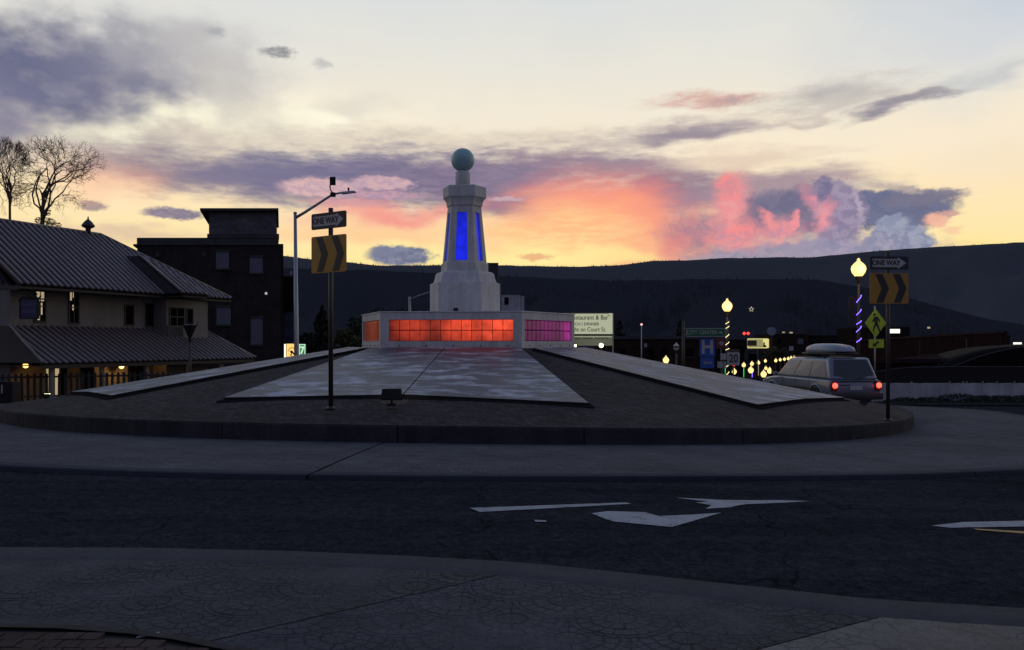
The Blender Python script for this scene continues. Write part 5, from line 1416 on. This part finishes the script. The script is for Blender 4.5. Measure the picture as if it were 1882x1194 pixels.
# pedestrian silhouette traced as body, legs and arms
body = [(1606, 581.5), (1611, 581.5), (1613.5, 584), (1616, 589), (1616, 592.5), (1614.3, 592.5), (1614, 589.5), (1612, 587.5), (1612, 594), (1614, 599), (1617, 609), (1614.5, 610), (1611, 601.5), (1609, 597.5), (1606.5, 603), (1604.5, 609.5), (1602.3, 609), (1604, 601), (1606, 594), (1606.2, 588.8), (1603.5, 591.5), (1600.8, 591), (1603, 587.5)]
flat_poly('walker', px_poly(body, 1608, 593.5), .004, MT['sign_black'], dm, -.073)
hd_ = [(1605.6 + 2.2 * math.cos(i * math.pi / 4), 578 + 2.4 * math.sin(i * math.pi / 4)) for i in range(8)]
flat_poly('walker_head', px_poly(hd_, 1608, 593.5), .004, MT['sign_black'], dm, -.073)
zc2 = EYE + (HY - 631.3) / F * D_ - g
ap = flat_poly('arrow_plate', rrect(27.5 * k, 15.5 * k, .02), .02, MT['sign_lime'], cw, -.05); ap.location = (.04, 0, zc2)
flat_poly('arrow', [(-.17, -.13), (.0, -.13), (-.045, -.08), (.14, .07), (.07, .14), (-.10, -.01), (-.15, .05)], .004, MT['sign_black'], ap, -.073)
MB().tube([(0, 0, 0), (0, 0, zc + hh + .12)], .035, 8).build('post', MT['galv'], cw, world=False)
# restaurant billboard
D_ = 46.0
x0, x1 = (1020 - CX) / F * D_, (1125.5 - CX) / F * D_; zt_, zm, zb_ = [EYE + (HY - y) / F * D_ for y in (575.5, 613.5, 634)]
X = (x0 + x1) / 2; g = gz(X, D_)
bb_ = thing('restaurant_billboard', 'pale lit restaurant and bar billboard beside the magenta glass wall', 'billboard', (X, D_, g))
w = x1 - x0
MB().box((0, 0, (zt_ + zm) / 2 - g), (w, .12, zt_ - zm)).build('upper_panel', EM['board'], bb_, world=False)
MB().box((0, -.02, zm - g - .06), (w + .02, .14, .05)).build('dark_line', MT['sign_black'], bb_, world=False)
MB().box((0, .0, (zm + zb_) / 2 - g - .06), (w, .12, zm - zb_ - .06)).build('lower_panel', EM['board2'], bb_, world=False)
MB().box((0, -.075, zm - g - .16), (w * .98, .02, .035)).build('pale_line', EM['board'], bb_, world=False)
for sx in (-1, 1): MB().box((sx * (w / 2 + .03), 0, (zt_ + g * 0 - g) / 2 + 0), (.06, .08, zt_ - g)).build('post', MT['palecon'], bb_, world=False)
def zz(y): return EYE + (HY - y) / F * D_ - g
def btext(s, xr, y, size, m='sign_black', sx=.9, nm='lettering'):
    text_obj(s, size, MT[m] if m in MT else EM[m], nm, bb_, ((xr - CX) / F * D_ - X, -.066, zz(y)), align='RIGHT', sx=sx, bold=.003)
btext('Restaurant & Bar', 1117.5, 583.5, .36, sx=.86)
btext('LUNCH | DINNER', 1101, 595.5, .235, sx=1.0)
btext('Right on Court St.', 1114, 605.5, .34, sx=.84)
btext('Steaks  Salads  Desserts', 1118, 620.5, .22, m='board', sx=1.0)
MB().box((.0, -.063, zz(576)), (w * .86, .006, .02)).build('border', MT['sign_black'], bb_, world=False)
MB().box(((1120 - CX) / F * D_ - X, -.063, zz(580.5)), (.14, .006, .02)).build('border', MT['sign_black'], bb_, world=False)
MB().box(((1117.5 - CX) / F * D_ - X, -.063, zz(578.3)), (.02, .006, .14)).build('border', MT['sign_black'], bb_, world=False)
for (x, y, r_, lb) in ((1105, 634.5, .115, 'bright yellow-white ground flood light under the pale billboard'), (1057.5, 635, .062, 'small white ground flood light at the corner of the glass block wall')):
    a = P(x, y, D_ - 1.2); gg = gz(a.x, a.y)
    f_ = thing('ground_flood_light', lb, 'flood light', (a.x, a.y, gg))
    MB().lathe([(max(.01, r_ * math.sin(math.pi * i / 8)), -r_ * math.cos(math.pi * i / 8)) for i in range(9)], 12, a).build('lens', EM['flood'], f_)
    MB().tube([(a.x, a.y + .05, gg), (a.x, a.y + .05, a.z - r_ * .8)], .03, 6).build('stake', MT['black'], f_)

# ---------------------------------------------------------------- town buildings
def box_building(name, label, x0, x1, ytop, D, depth, m, cat='building', roofm=None, wins=(), ytop2=None, group=None):
    X0, X1 = (x0 - CX) / F * D, (x1 - CX) / F * D; X = (X0 + X1) / 2; g = gz(X, D) - 1.5
    za = EYE + (HY - ytop) / F * D; zb2 = za if ytop2 is None else EYE + (HY - ytop2) / F * D
    t = thing(name, label, cat, (X, D, g), group=group)
    b = MB(); b.add([(X0, D, g), (X1, D, g), (X1, D + depth, g), (X0, D + depth, g), (X0, D, za), (X1, D, zb2), (X1, D + depth, zb2), (X0, D + depth, za)], [(0, 1, 5, 4), (1, 2, 6, 5), (2, 3, 7, 6), (3, 0, 4, 7), (4, 5, 6, 7), (3, 2, 1, 0)])
    b.build('wall', m, t)
    b = MB(); b.add([(X0 - .15, D - .15, za), (X1 + .15, D - .15, zb2), (X1 + .15, D + .2, zb2), (X0 - .15, D + .2, za), (X0 - .15, D - .15, za + .22), (X1 + .15, D - .15, zb2 + .22), (X1 + .15, D + .2, zb2 + .22), (X0 - .15, D + .2, za + .22)], [(0, 1, 5, 4), (1, 2, 6, 5), (2, 3, 7, 6), (3, 0, 4, 7), (4, 5, 6, 7), (3, 2, 1, 0)])
    b.build('cornice', roofm or MT['cornice'], t)
    for (a0, a1, b0_, b1_, mm_) in wins:
        xa, xb = (a0 - CX) / F * D, (a1 - CX) / F * D; z1_, z0_ = EYE + (HY - b0_) / F * D, EYE + (HY - b1_) / F * D
        w_ = MB().box(((xa + xb) / 2, D - .03, (z0_ + z1_) / 2), (xb - xa, .05, z1_ - z0_)).build('window', mm_, t)
        MB().box(((xa + xb) / 2, D - .06, z0_ - .05), (xb - xa + .1, .1, .08)).build('sill', MT['frame'], w_)
    return t
gl = MT['glass']
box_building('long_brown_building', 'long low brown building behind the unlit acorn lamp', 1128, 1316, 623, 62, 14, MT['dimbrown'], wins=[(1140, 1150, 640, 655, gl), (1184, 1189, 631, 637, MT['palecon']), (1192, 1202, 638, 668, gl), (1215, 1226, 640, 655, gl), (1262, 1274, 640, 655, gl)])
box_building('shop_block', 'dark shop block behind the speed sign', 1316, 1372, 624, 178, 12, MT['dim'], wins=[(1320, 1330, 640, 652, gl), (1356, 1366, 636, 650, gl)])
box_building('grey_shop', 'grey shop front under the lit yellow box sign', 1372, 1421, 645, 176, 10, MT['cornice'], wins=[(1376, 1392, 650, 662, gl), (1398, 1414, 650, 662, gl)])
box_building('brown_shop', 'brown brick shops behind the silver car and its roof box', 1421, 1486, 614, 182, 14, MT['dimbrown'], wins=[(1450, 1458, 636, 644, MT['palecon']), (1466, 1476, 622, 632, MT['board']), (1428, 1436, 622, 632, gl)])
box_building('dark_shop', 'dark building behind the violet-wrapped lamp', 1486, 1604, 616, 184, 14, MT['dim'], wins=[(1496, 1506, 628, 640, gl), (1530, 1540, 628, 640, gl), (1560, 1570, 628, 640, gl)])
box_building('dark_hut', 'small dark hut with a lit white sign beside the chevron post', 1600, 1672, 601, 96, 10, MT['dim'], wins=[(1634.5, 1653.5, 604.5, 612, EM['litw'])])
# long maroon building
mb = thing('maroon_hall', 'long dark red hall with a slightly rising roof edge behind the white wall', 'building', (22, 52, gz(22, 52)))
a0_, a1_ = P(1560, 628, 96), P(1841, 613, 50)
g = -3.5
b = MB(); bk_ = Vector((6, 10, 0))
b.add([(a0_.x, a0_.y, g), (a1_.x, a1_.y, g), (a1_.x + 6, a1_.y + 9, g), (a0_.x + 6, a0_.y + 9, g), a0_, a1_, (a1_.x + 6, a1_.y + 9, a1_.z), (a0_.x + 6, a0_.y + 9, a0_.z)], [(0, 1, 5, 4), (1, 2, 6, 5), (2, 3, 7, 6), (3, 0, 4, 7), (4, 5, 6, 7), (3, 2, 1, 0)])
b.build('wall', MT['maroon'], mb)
MB().tube([a0_ + Vector((-.15, -.2, .05)), a1_ + Vector((.1, -.25, .05))], .16, 4, smooth=False).build('roof_edge', MT['maroon_roof'], mb)
for f in (.62, .86):
    p = a0_.lerp(a1_, f); MB().tube([(p.x - .05, p.y - .3, p.z - .2), (p.x - .05, p.y - .3, p.z - 1.6)], .06, 5).build('downpipe', MT['cornice'], mb)
lr = MB(); A_, B2, C_, D2 = P(1560, 668, 60), P(1786, 642, 49.2), P(1728, 666, 45), P(1560, 676, 52)
lr.add([A_, B2, C_, D2, A_ - up * .15, B2 - up * .15, C_ - up * .15, D2 - up * .15], [(0, 1, 2, 3), (7, 6, 5, 4), (0, 3, 7, 4), (1, 0, 4, 5), (2, 1, 5, 6), (3, 2, 6, 7)]); lr.build('lean_to_roof', MT['maroon_roof'], mb)
box_building('lean_to_shed', 'low reddish shed between the hall and the white wall', 1560, 1722, 667, 44, 6, MT['maroon'], roofm=MT['maroon_roof'])
# dark arched roof
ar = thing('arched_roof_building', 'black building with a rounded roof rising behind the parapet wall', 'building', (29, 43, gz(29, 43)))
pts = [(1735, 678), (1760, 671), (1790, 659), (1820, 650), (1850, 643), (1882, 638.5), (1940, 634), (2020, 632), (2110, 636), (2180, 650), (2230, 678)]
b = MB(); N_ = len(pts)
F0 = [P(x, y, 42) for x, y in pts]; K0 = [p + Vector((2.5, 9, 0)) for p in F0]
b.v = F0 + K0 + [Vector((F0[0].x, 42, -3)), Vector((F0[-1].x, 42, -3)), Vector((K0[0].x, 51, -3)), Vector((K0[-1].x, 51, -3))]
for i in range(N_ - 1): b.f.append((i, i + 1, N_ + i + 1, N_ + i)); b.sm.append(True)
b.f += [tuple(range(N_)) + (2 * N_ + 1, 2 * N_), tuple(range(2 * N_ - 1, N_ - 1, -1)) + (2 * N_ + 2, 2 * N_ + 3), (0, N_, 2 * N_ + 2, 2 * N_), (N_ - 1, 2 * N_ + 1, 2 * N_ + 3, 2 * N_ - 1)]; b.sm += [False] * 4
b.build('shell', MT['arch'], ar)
MB().tube([p + Vector((0, -.03, .03)) for p in F0], .035, 5).build('roof_edge', MT['cornice'], ar)
# pale wall with a black board fence on it
Dw = 37.0
wl = thing('roadside_wall', 'pale concrete wall with a black board fence along its top', 'wall', (20, Dw, gz(20, Dw)))
top = [(1606, 706), (1640, 704), (1700, 703), (1780, 703), (1882, 703.5), (1990, 704), (2300, 706)]
for (x0, x1) in ((1600, 1700), (1700, 1800), (1800, 1900), (1900, 2000), (2000, 2300)):
    A_, B2 = P(x0 + .3, 0, Dw), P(x1 - .3, 0, Dw); zt_ = EYE + (HY - 704) / F * Dw
    MB().box(((A_.x + B2.x) / 2, Dw, (zt_ - 1.9) / 2), (B2.x - A_.x, .3, zt_ + 1.9)).build('wall_panel', MT['palecon'], wl)
tf = [(1600, 686), (1625, 682), (1640, 679), (1670, 677), (1700, 675.5), (1760, 675), (1882, 675), (2000, 675.5), (2300, 677)]
zl = EYE + (HY - 703.3) / F * Dw
i = 0; x = 1602.0
while x < 2040:
    xb = x + 9.3; y = interp(tf, x + 4.6); p = P(x + 4.6, y, Dw - .02)
    MB().box((p.x, Dw - .02, (p.z + zl + .0 - .08 * random.random() * (i % 3 == 0)) / 2), (.232, .05, p.z - zl)).build('board', MT['black'], wl); x = xb + .25; i += 1
b = MB(); b.tube([P(x, y, Dw - .02) + Vector((0, -.02, .03)) for x, y in tf], .032, 5); b.build('cap_rail', MT['cornice'], wl)
for x in (1675, 1745, 1777, 1806, 1832, 1864, 1770): p = P(x, 702, Dw - .16); MB().box(p, (.07, .05, .07)).build('bracket', MT['sign_back'], wl)
# verge and shrubs below the wall
def leaf_cloud(b, c, rx, ry, rz, n, s, rnd=random):
    for _ in range(n):
        while True:
            d = Vector((rnd.uniform(-1, 1), rnd.uniform(-1, 1), rnd.uniform(-1, 1)))
            if d.length < 1: break
        d = d.normalized() * (d.length ** .5) if d.length else d
        p = Vector(c) + Vector((d.x * rx, d.y * ry, d.z * rz)); a = Vector((rnd.uniform(-1, 1), rnd.uniform(-1, 1), rnd.uniform(-1, 1))).normalized(); e = a.cross(Vector((rnd.uniform(-1, 1), rnd.uniform(-1, 1), 1))).normalized()
        q = s * rnd.uniform(.6, 1.3); b.add([p - a * q, p + e * q * .5, p + a * q, p - e * q * .5], [(0, 1, 2, 3)])
MT['grass'] = mat('verge_green', (.040, .050, .026), .9, noise=[(3, .4, one)])
sheet('verge', spaced([(14, 60, 1)]), [33.6, 34.4, 35.2, 36.0, 36.8], lambda x, y: gz(x, y) + .06, MT['grass'])
b = MB()
for _ in range(5000):
    x = random.uniform(15.5, 36); y = random.uniform(33.7, 36.6); z = gz(x, y) + .05; h = random.uniform(.04, .16)
    b.add([(x - .012, y, z), (x + .012, y, z), (x + random.uniform(-.05, .05), y + random.uniform(-.04, .04), z + h)], [(0, 1, 2)])
tag(b.build('verge_grass', MT['grass']), 'short dark grass along the foot of the pale wall', 'grass', kind='stuff')
shr = ['low dark shrub just past the chevron post', 'loose low shrub against the pale wall, second from the post', 'taller dark shrub against the middle of the pale wall', 'rounded shrub right of the tallest one', 'dense shrub below the wall near the road bend', 'last dark shrub at the far end of the pale wall', 'flat creeping shrub at the kerb by the post']
for (x, y, rx, rz), lb in zip(((1665, 745, .55, .22), (1712, 743, .75, .24), (1762, 738, .95, .36), (1805, 742, .8, .30), (1845, 741, .9, .30), (1885, 743, .9, .30), (1645, 750, .5, .14)), shr):
    p = P(x, y, 36.0); g = gz(p.x, p.y); rz *= .65; t = thing('shrub', lb, 'shrub', (p.x, p.y, g), group='shrubs below the pale wall')
    b = MB(); leaf_cloud(b, (p.x, p.y, g + rz), rx, .5, rz, 700, .06); b.build('foliage', MT['leafdark'], t)
    b = MB(); b.tube([(p.x, p.y, g), (p.x + .05, p.y, g + rz)], .03, 5); b.build('stem', MT['bark'], t)
# far kerb of the road
b = MB(); xs = [13.5 + i * .8 for i in range(40)]
b.tube([(x, 33.5, gz(x, 33.5) + .05) for x in xs], .09, 4, smooth=False); tag(b.build('far_kerb', MT['kerb']), kind='structure')
# far white building and chimney behind the tower
box_building('white_house', 'small white building with one dark window seen right of the obelisk', 921, 957, 541, 200, 8, MT['palecon'], wins=[(927, 935, 546, 559, gl)])
box_building('white_annex', 'narrow white annex joined to the small white building', 957.5, 963.5, 543, 200.5, 6, MT['sign_white'])
box_building('grey_chimney_block', 'grey block rising above the hill crest behind the obelisk', 896, 915.5, 484, 260, 6, MT['cornice'])
# lights far off
for (x, y, w_, h_, m, lb) in ((1870, 631, 14, 4, EM['litw'], 'lit white strip above the rounded black roof'), (1707, 602, 4, 3, EM['lit'], 'tiny white light on the hillside town'), (1454, 611, 5, 2.5, EM['lit'], 'tiny pale light just right of the round disc'), (1440, 610.5, 4, 2, EM['lit'], 'faint pale light between the disc and the brown shops')):
    p = P(x, y, 120); t = MB().box(p, (w_ * .08, .2, h_ * .08)).build('distant_light', m); tag(t, lb, 'light')
# thin pole with a small reddish beacon
D_ = 60; p = P(1179, 596, D_); tpz = p.z
pb = thing('beacon_pole', 'thin pole topped by a tiny pinkish light over the brown building', 'pole', (p.x, p.y, gz(p.x, p.y)))
MB().tube([(p.x, p.y, gz(p.x, p.y)), p], .04, 6).build('pole', MT['galv'], pb); MB().lathe([(.04, -.08), (.10, 0), (.04, .08)], 8, p).build('lamp', EM['pinkdot'], pb)

# ---------------------------------------------------------------- trees
def leaf_tree(label, px, ytop, ybase, D, w, m, n=3500, conic=False, name='tree', group=None, s=.16):
    X = (px - CX) / F * D; g = gz(X, D); zt_ = EYE + (HY - ytop) / F * D; H = zt_ - g
    t = thing(name, label, 'tree', (X, D, g), group=group)
    b = MB(); b.tube([(X, D, g), (X + .1, D, g + H * .5), (X, D, g + H * .85)], [.2, .13, .05], 6)
    b.build('trunk', MT['bark'], t)
    b = MB(); rnd = random.Random(int(px * 7))
    if conic:
        for i in range(16):
            f = i / 15; zz_ = g + H * (.12 + .86 * f); r = w * (1 - f) ** .8 + .12
            for k in range(5):
                a = rnd.uniform(0, 6.28); leaf_cloud(b, (X + r * .6 * math.cos(a), D + r * .6 * math.sin(a), zz_), r * .5, r * .5, H * .05, n // 80, s, rnd)
    else:
        for i in range(22):
            a = rnd.uniform(0, 6.28); f = rnd.uniform(.0, 1); el = rnd.uniform(-.5, 1)
            c = (X + w * .72 * math.cos(a) * f, D + w * .72 * math.sin(a) * f, g + H * .62 + H * .28 * el * (1 - .5 * f))
            r = rnd.uniform(.22, .42) * w; leaf_cloud(b, c, r, r, r * .8, n // 22, s, rnd)
    b.build('crown', m, t)
    return t
leaf_tree('dark conifer behind the chevron post', 592, 566, 650, 66, 1.7, MT['leafdark'], 4200, True)
leaf_tree('dark bushy tree between the light pole and the conifer', 565, 596, 650, 70, 1.7, MT['leafdark'])
leaf_tree('small round olive tree left of the glass block wall', 639, 593, 655, 62, 1.25, MT['leafolive'])
leaf_tree('dark tree directly left of the glass block wall', 662, 590, 655, 64, 1.5, MT['leafdark'])
leaf_tree('wide dark tree above the left end of the glass wall', 695, 556, 640, 95, 4.2, MT['leafdark'], 5200, s=.25)
leaf_tree('wide dark tree above the orange glass panels', 735, 553, 640, 100, 4.4, MT['leafdark'], 5200, s=.25)
leaf_tree('narrow dark conifer right of the pale billboard', 1139, 592, 650, 74, 1.2, MT['leafdark'], 3000, True)
leaf_tree('low dark tree over the roof of the long brown building', 1165, 606, 650, 84, 2.0, MT['leafdark'])
leaf_tree('pointed dark conifer behind the green city center sign', 1250, 592, 650, 84, 1.4, MT['leafdark'], 3000, True)
leaf_tree('olive street tree beside the lit yellow box sign', 1420, 628, 655, 172, 3.2, MT['leafolive'])
leaf_tree('dim tree between the brown shops and the cargo box', 1438, 636, 655, 172, 3.0, MT['leafdark'])
def bare_tree(label, px, D, seed, W, cx_, cy_, rx_, rz_, yfork):
    """trunk, then limbs that fan out inside a rounded crown"""
    rnd = random.Random(seed)
    X = (px - CX) / F * D; g = gz(X, D) - .5
    C0 = Vector(((cx_ - CX) / F * D, D, EYE + (HY - cy_) / F * D)); RX, RZ = rx_ / F * D, rz_ / F * D
    fork = Vector((X, D, EYE + (HY - yfork) / F * D))
    t = thing('bare_tree', label, 'tree', (X, D, g), group='bare trees behind the seamed roof')
    trunk = MB(); limbs = MB(); tw = MB()
    trunk.tube([(X, D, g), (X + .06, D, (g + fork.z) / 2), fork, fork + Vector((.05, 0, RZ * .35))], [W, W * .8, W * .55, W * .25], 8, cap=False)
    def bend(a, c, r0, r1, n, tgt, sides):
        d = c - a; k = Vector((rnd.gauss(0, .12), rnd.gauss(0, .12), rnd.gauss(.10, .06))) * d.length
        pts = [a + d * (i / n) + k * math.sin(math.pi * i / n) + (Vector((rnd.gauss(0, 1), rnd.gauss(0, 1), rnd.gauss(0, 1))) * d.length * .025 if 0 < i < n else Vector()) for i in range(n + 1)]
        tgt.tube(pts, [r0 + (r1 - r0) * i / n for i in range(n + 1)], sides, cap=False); return pts
    def inside(p): q = p - C0; return (q.x / RX) ** 2 + (q.y / RX) ** 2 + (q.z / RZ) ** 2
    def grow(pts, r, lv):
        steps = [0, .46, .34, .24, .16, .10]; kids = [0, 4, 4, 4, 3, 0]
        if lv >= 5: return
        for k in range(kids[lv]):
            a = pts[-1] if k < 2 else pts[rnd.randint(len(pts) // 2, len(pts) - 1)]
            out = (a - C0); out = out.normalized() if out.length > .01 else Vector((0, 0, 1))
            d = (out * .75 + Vector((rnd.gauss(0, .55), rnd.gauss(0, .55), rnd.gauss(.12, .5)))).normalized()
            c = a + Vector((d.x * RX, d.y * RX, d.z * RZ)) * steps[lv + 1] * rnd.uniform(.7, 1.25)
            if inside(c) > 1.12: continue
            r1 = max(r * .5, .007); q = bend(a, c, max(r * .60, .009), r1, 4 if lv < 3 else 2, limbs if lv < 3 else tw, 5 if lv < 3 else 3)
            grow(q, r1, lv + 1)
    for k in range(11):
        az = 2 * math.pi * (k + rnd.random() * .6) / 11; el = rnd.uniform(-.05, 1.35); rr = rnd.uniform(.45, .62)
        c = C0 + Vector((RX * rr * math.cos(az) * math.cos(el), RX * rr * math.sin(az) * math.cos(el), RZ * (rr * math.sin(el) - .12)))
        a = fork + Vector((.03, 0, RZ * rnd.uniform(-.15, .33)))
        q = bend(a, c, W * .30, W * .13, 6, limbs, 6); grow(q, W * .13, 1)
    trunk.build('trunk', MT['bark'], t); limbs.build('limb', MT['bark'], t)
    tag(tw.build('twigs', MT['bark'], t), kind='stuff')
bare_tree('larger bare tree with a rounded crown rising behind the metal roof', 78, 58, 11, .24, 112, 335, 88, 92, 392)
bare_tree('slimmer bare tree at the very edge of the roof ridge', 18, 61, 5, .15, 8, 325, 50, 76, 372)
iv = P(78, 398, 57.7); b = MB()
for k_ in range(6): leaf_cloud(b, (iv.x + random.gauss(0, .3), iv.y + .4, iv.z + random.gauss(-.1, .35)), .30, .3, .24, 110, .07)
tag(b.build('ivy_clump', MT['leafdark']), 'dark ivy clump wrapped round the larger bare tree above the roof', 'ivy')

# ---------------------------------------------------------------- white car with roof box
SX, SY = 12.0, 30.7
sg_ = gz(SX + 1, SY + 2)
car = thing('parked_suv', 'silver white estate car with a roof box and glowing red tail lights', 'car', (SX, SY, sg_), R(11))
car['label'] = 'silver white car with glowing red tail lights driving behind the mound'
car.name = 'silver_car'; car.scale = (1.045, 1.045, 1.06)
# local frame: x to the car's right, y forward, origin at its rear left corner
Wc, Lc = 2.02, 5.1
def bev(b, name, m, par, w=.05, seg=2):
    o = b.build(name, m, par, world=False); bm = bmesh.new(); bm.from_mesh(o.data)
    es = [e for e in bm.edges if len(e.link_faces) == 2 and e.calc_face_angle() > .35]
    bmesh.ops.bevel(bm, geom=es, offset=w, segments=seg, profile=.5, affect='EDGES', clamp_overlap=True)
    for f in bm.faces: f.smooth = True
    bm.to_mesh(o.data); bm.free(); return o
def prof_body(pts, x0, x1, tuck=0.0):
    """side profile (y,z) extruded across the car"""
    b = MB(); n = len(pts); vs = [(x0, y, z) for y, z in pts] + [(x1, y, z) for y, z in pts]
    return b.add(vs, [tuple(range(n)), tuple(range(2 * n - 1, n - 1, -1))] + [(i, i + n, (i + 1) % n + n, (i + 1) % n) for i in range(n)])
lower = prof_body([(.06, .48), (.02, .62), (.03, .92), (.10, 1.08), (3.75, 1.10), (4.25, 1.06), (4.85, .98), (5.05, .84), (5.08, .45), (4.6, .34), (.5, .34)], 0, Wc)
body = bev(lower, 'body', MT['carpaint'], car, .07, 3)
gh = MB(); zb_, zt2 = 1.07, 1.86
vs = [(.04, .09, zb_), (Wc - .04, .09, zb_), (Wc - .04, 4.05, zb_), (.04, 4.05, zb_), (.20, .42, zt2), (Wc - .20, .42, zt2), (Wc - .22, 3.15, zt2 - .02), (.22, 3.15, zt2 - .02)]
gh.add(vs, [(3, 2, 1, 0), (4, 5, 6, 7), (0, 1, 5, 4), (1, 2, 6, 5), (2, 3, 7, 6), (3, 0, 4, 7)]); cab = bev(gh, 'cabin', MT['carpaint'], car, .09, 3)
def face_pt(A, B_, C_, D2, u, v): return (Vector(A).lerp(Vector(B_), u)).lerp(Vector(D2).lerp(Vector(C_), u), v)
def glass_on(quad, uv, nm, m, par, th=.012):
    n = (Vector(quad[1]) - Vector(quad[0])).cross(Vector(quad[3]) - Vector(quad[0])).normalized()
    c = sum((Vector(q) for q in quad), Vector()) / 4
    if n.dot(c - Vector((Wc / 2, 2, 1.2))) < 0: n = -n
    pts = [face_pt(*quad, u, v) + n * .003 for u, v in uv]
    return MB().plate(pts, th, n).build(nm, m, par, world=False)
rear = (vs[0], vs[1], vs[5], vs[4])
rg_ = glass_on(rear, [(.07, .20), (.22, .16), (.27, .09), (.73, .09), (.78, .16), (.93, .20), (.90, .90), (.10, .90)], 'rear_window', MT['carglass'], car)
left = (vs[3], vs[0], vs[4], vs[7])
for (u0, u1, w0, w1) in ((.11, .335, .24, .335), (.355, .63, .355, .63), (.65, .94, .65, .905)):
    glass_on(left, [(u0, .12), (u1, .12), (w1, .86), (w0, .86)], 'side_window', MT['sideglass'], car)
right = (vs[1], vs[2], vs[6], vs[5])
for (u0, u1, w0, w1) in ((.06, .35, .095, .35), (.37, .645, .37, .645), (.665, .89, .665, .76)):
    glass_on(right, [(u0, .12), (u1, .12), (w1, .86), (w0, .86)], 'side_window', MT['sideglass'], car)
front = (vs[2], vs[3], vs[7], vs[6])
glass_on(front, [(.06, .06), (.94, .06), (.92, .92), (.08, .92)], 'windscreen', MT['carglass'], car)
bev(MB().box((Wc / 2, -.02, .50), (Wc + .02, .24, .26)), 'rear_bumper', MT['cartrim'], car, .04)
bev(MB().box((Wc / 2, 5.08, .50), (Wc, .2, .28)), 'front_bumper', MT['cartrim'], car, .04)
for x, nm in ((.13, 0), (Wc - .13, 0)):
    h_ = bev(MB().box((x, .025, .86), (.22, .12, .34)), 'tail_light', MT['lens_red'], car, .025)
    MB().lathe([(.01, -.10), (.075, -.07), (.10, 0), (.075, .07), (.01, .10)], 12, (x, -.045, .88)).build('lit_lens', EM['tail'], h_, world=False)
MB().box((Wc / 2, .005, .79), (.5, .02, .15)).build('number_plate', MT['sign_white'], car, world=False)
MB().box((.55, .0, .90), (.42, .02, .03)).build('badge', MT['cartrim'], car, world=False)
MB().box((Wc / 2, .04, 1.03), (Wc * .9, .04, .03)).build('tailgate_line', MT['cartrim'], car, world=False)
MB().tube([(Wc / 2, .06, 1.10), (Wc / 2 + .5, .14, 1.16)], .012, 4).build('wiper', MT['cartrim'], car, world=False)
for (x, s_) in ((-.02, 1), (Wc + .02, -1)):
    for y in (.98, 4.15):
        w_ = MB(); w_.tube([(x, y, .40), (x + s_ * .26, y, .40)], .39, 24, smooth=False); wh = w_.build('wheel', MT['tyre'], car, world=False)
        MB().tube([(x - s_ * .012, y, .40), (x + s_ * .05, y, .40)], .23, 16, smooth=False).build('rim', MT['chrome'], wh, world=False)
        a_ = [(x + s_ * .01, y + .46 * math.cos(q), .42 + .46 * math.sin(q)) for q in [math.pi * i / 10 for i in range(11)]]
        MB().tube(a_, .045, 6).build('wheel_arch', MT['carpaint'], car, world=False)
    MB().box((x + s_ * .0, 2.55, .72), (.03, 2.3, .06)).build('side_moulding', MT['cartrim'], car, world=False)
    MB().tube([(x + s_ * .24, .6, 1.89), (x + s_ * .24, 2.95, 1.88)], .022, 6).build('roof_rail', MT['cartrim'], car, world=False)
    bev(MB().box((x - s_ * .09, 3.72, 1.17), (.18, .12, .16)), 'door_mirror', MT['carpaint'], car, .03)
for x in (.2, Wc - .2): bev(MB().box((x, 5.02, .80), (.34, .12, .18)), 'headlight', MT['chrome'], car, .03)
for y in (1.45, 2.45, 3.4): MB().box((-.001, y, .78), (.012, .012, .55)).build('door_gap', MT['cartrim'], car, world=False)
for y in (2.3, 3.3): MB().box((-.012, y, .98), (.02, .16, .03)).build('door_handle', MT['carpaint'], car, world=False)
for x in (.5, 1.52): MB().box((x, .03, .28), (.08, .3, .12)).build('exhaust' if x > 1 else 'tow_bracket', MT['cartrim'], car, world=False)
# roof box: rests on the car, so it is a thing of its own
cb = thing('roof_box', 'grey white plastic cargo box strapped on top of the silver car', 'cargo box', (0, 0, 0), R(11))
Mc = Matrix.Rotation(R(11), 4, 'Z'); o_ = Vector((SX, SY, sg_)) + (Mc @ Vector((.95, 1.62, 1.93 * 1.06))); cb.location = o_; cb.scale = (1.12, 1.06, 1.15)
lidp = MB(); n_ = 10; vs2 = []
sec = [(-1.15, .30, .06, .04), (-.9, .43, .30, .02), (-.3, .46, .40, .0), (.5, .46, .40, .0), (.9, .40, .33, .0), (1.15, .24, .16, .05)]
for (y, hw_, hz_, z0_) in sec:
    for (cx_, cz_) in ((-1, .0), (-1.04, .30), (-.92, .72), (-.6, .96), (0, 1.0), (.6, .96), (.92, .72), (1.04, .30), (1, .0)): vs2.append((cx_ * hw_, y, z0_ + .10 + cz_ * hz_ * .78))
fs2 = []
for i in range(len(sec) - 1):
    for j in range(8): fs2.append((i * 9 + j, i * 9 + j + 1, (i + 1) * 9 + j + 1, (i + 1) * 9 + j))
    fs2.append((i * 9 + 8, i * 9, (i + 1) * 9, (i + 1) * 9 + 8))
fs2 += [tuple(range(9)), tuple((len(sec) - 1) * 9 + j for j in range(8, -1, -1))]
lidp.add(vs2, fs2, True); lidp.build('lid', MT['boxplastic'], cb, world=False)
bev(MB().box((0, 0, .065), (.90, 2.25, .07)), 'tray', MT['cartrim'], cb, .02)
for y in (-.6, .6): MB().box((0, y, .015), (1.25, .06, .035)).build('cross_bar', MT['cartrim'], cb, world=False)
MB().box((-.0, -1.10, .15), (.3, .02, .05)).build('rear_latch', MT['lens_red'], cb, world=False)
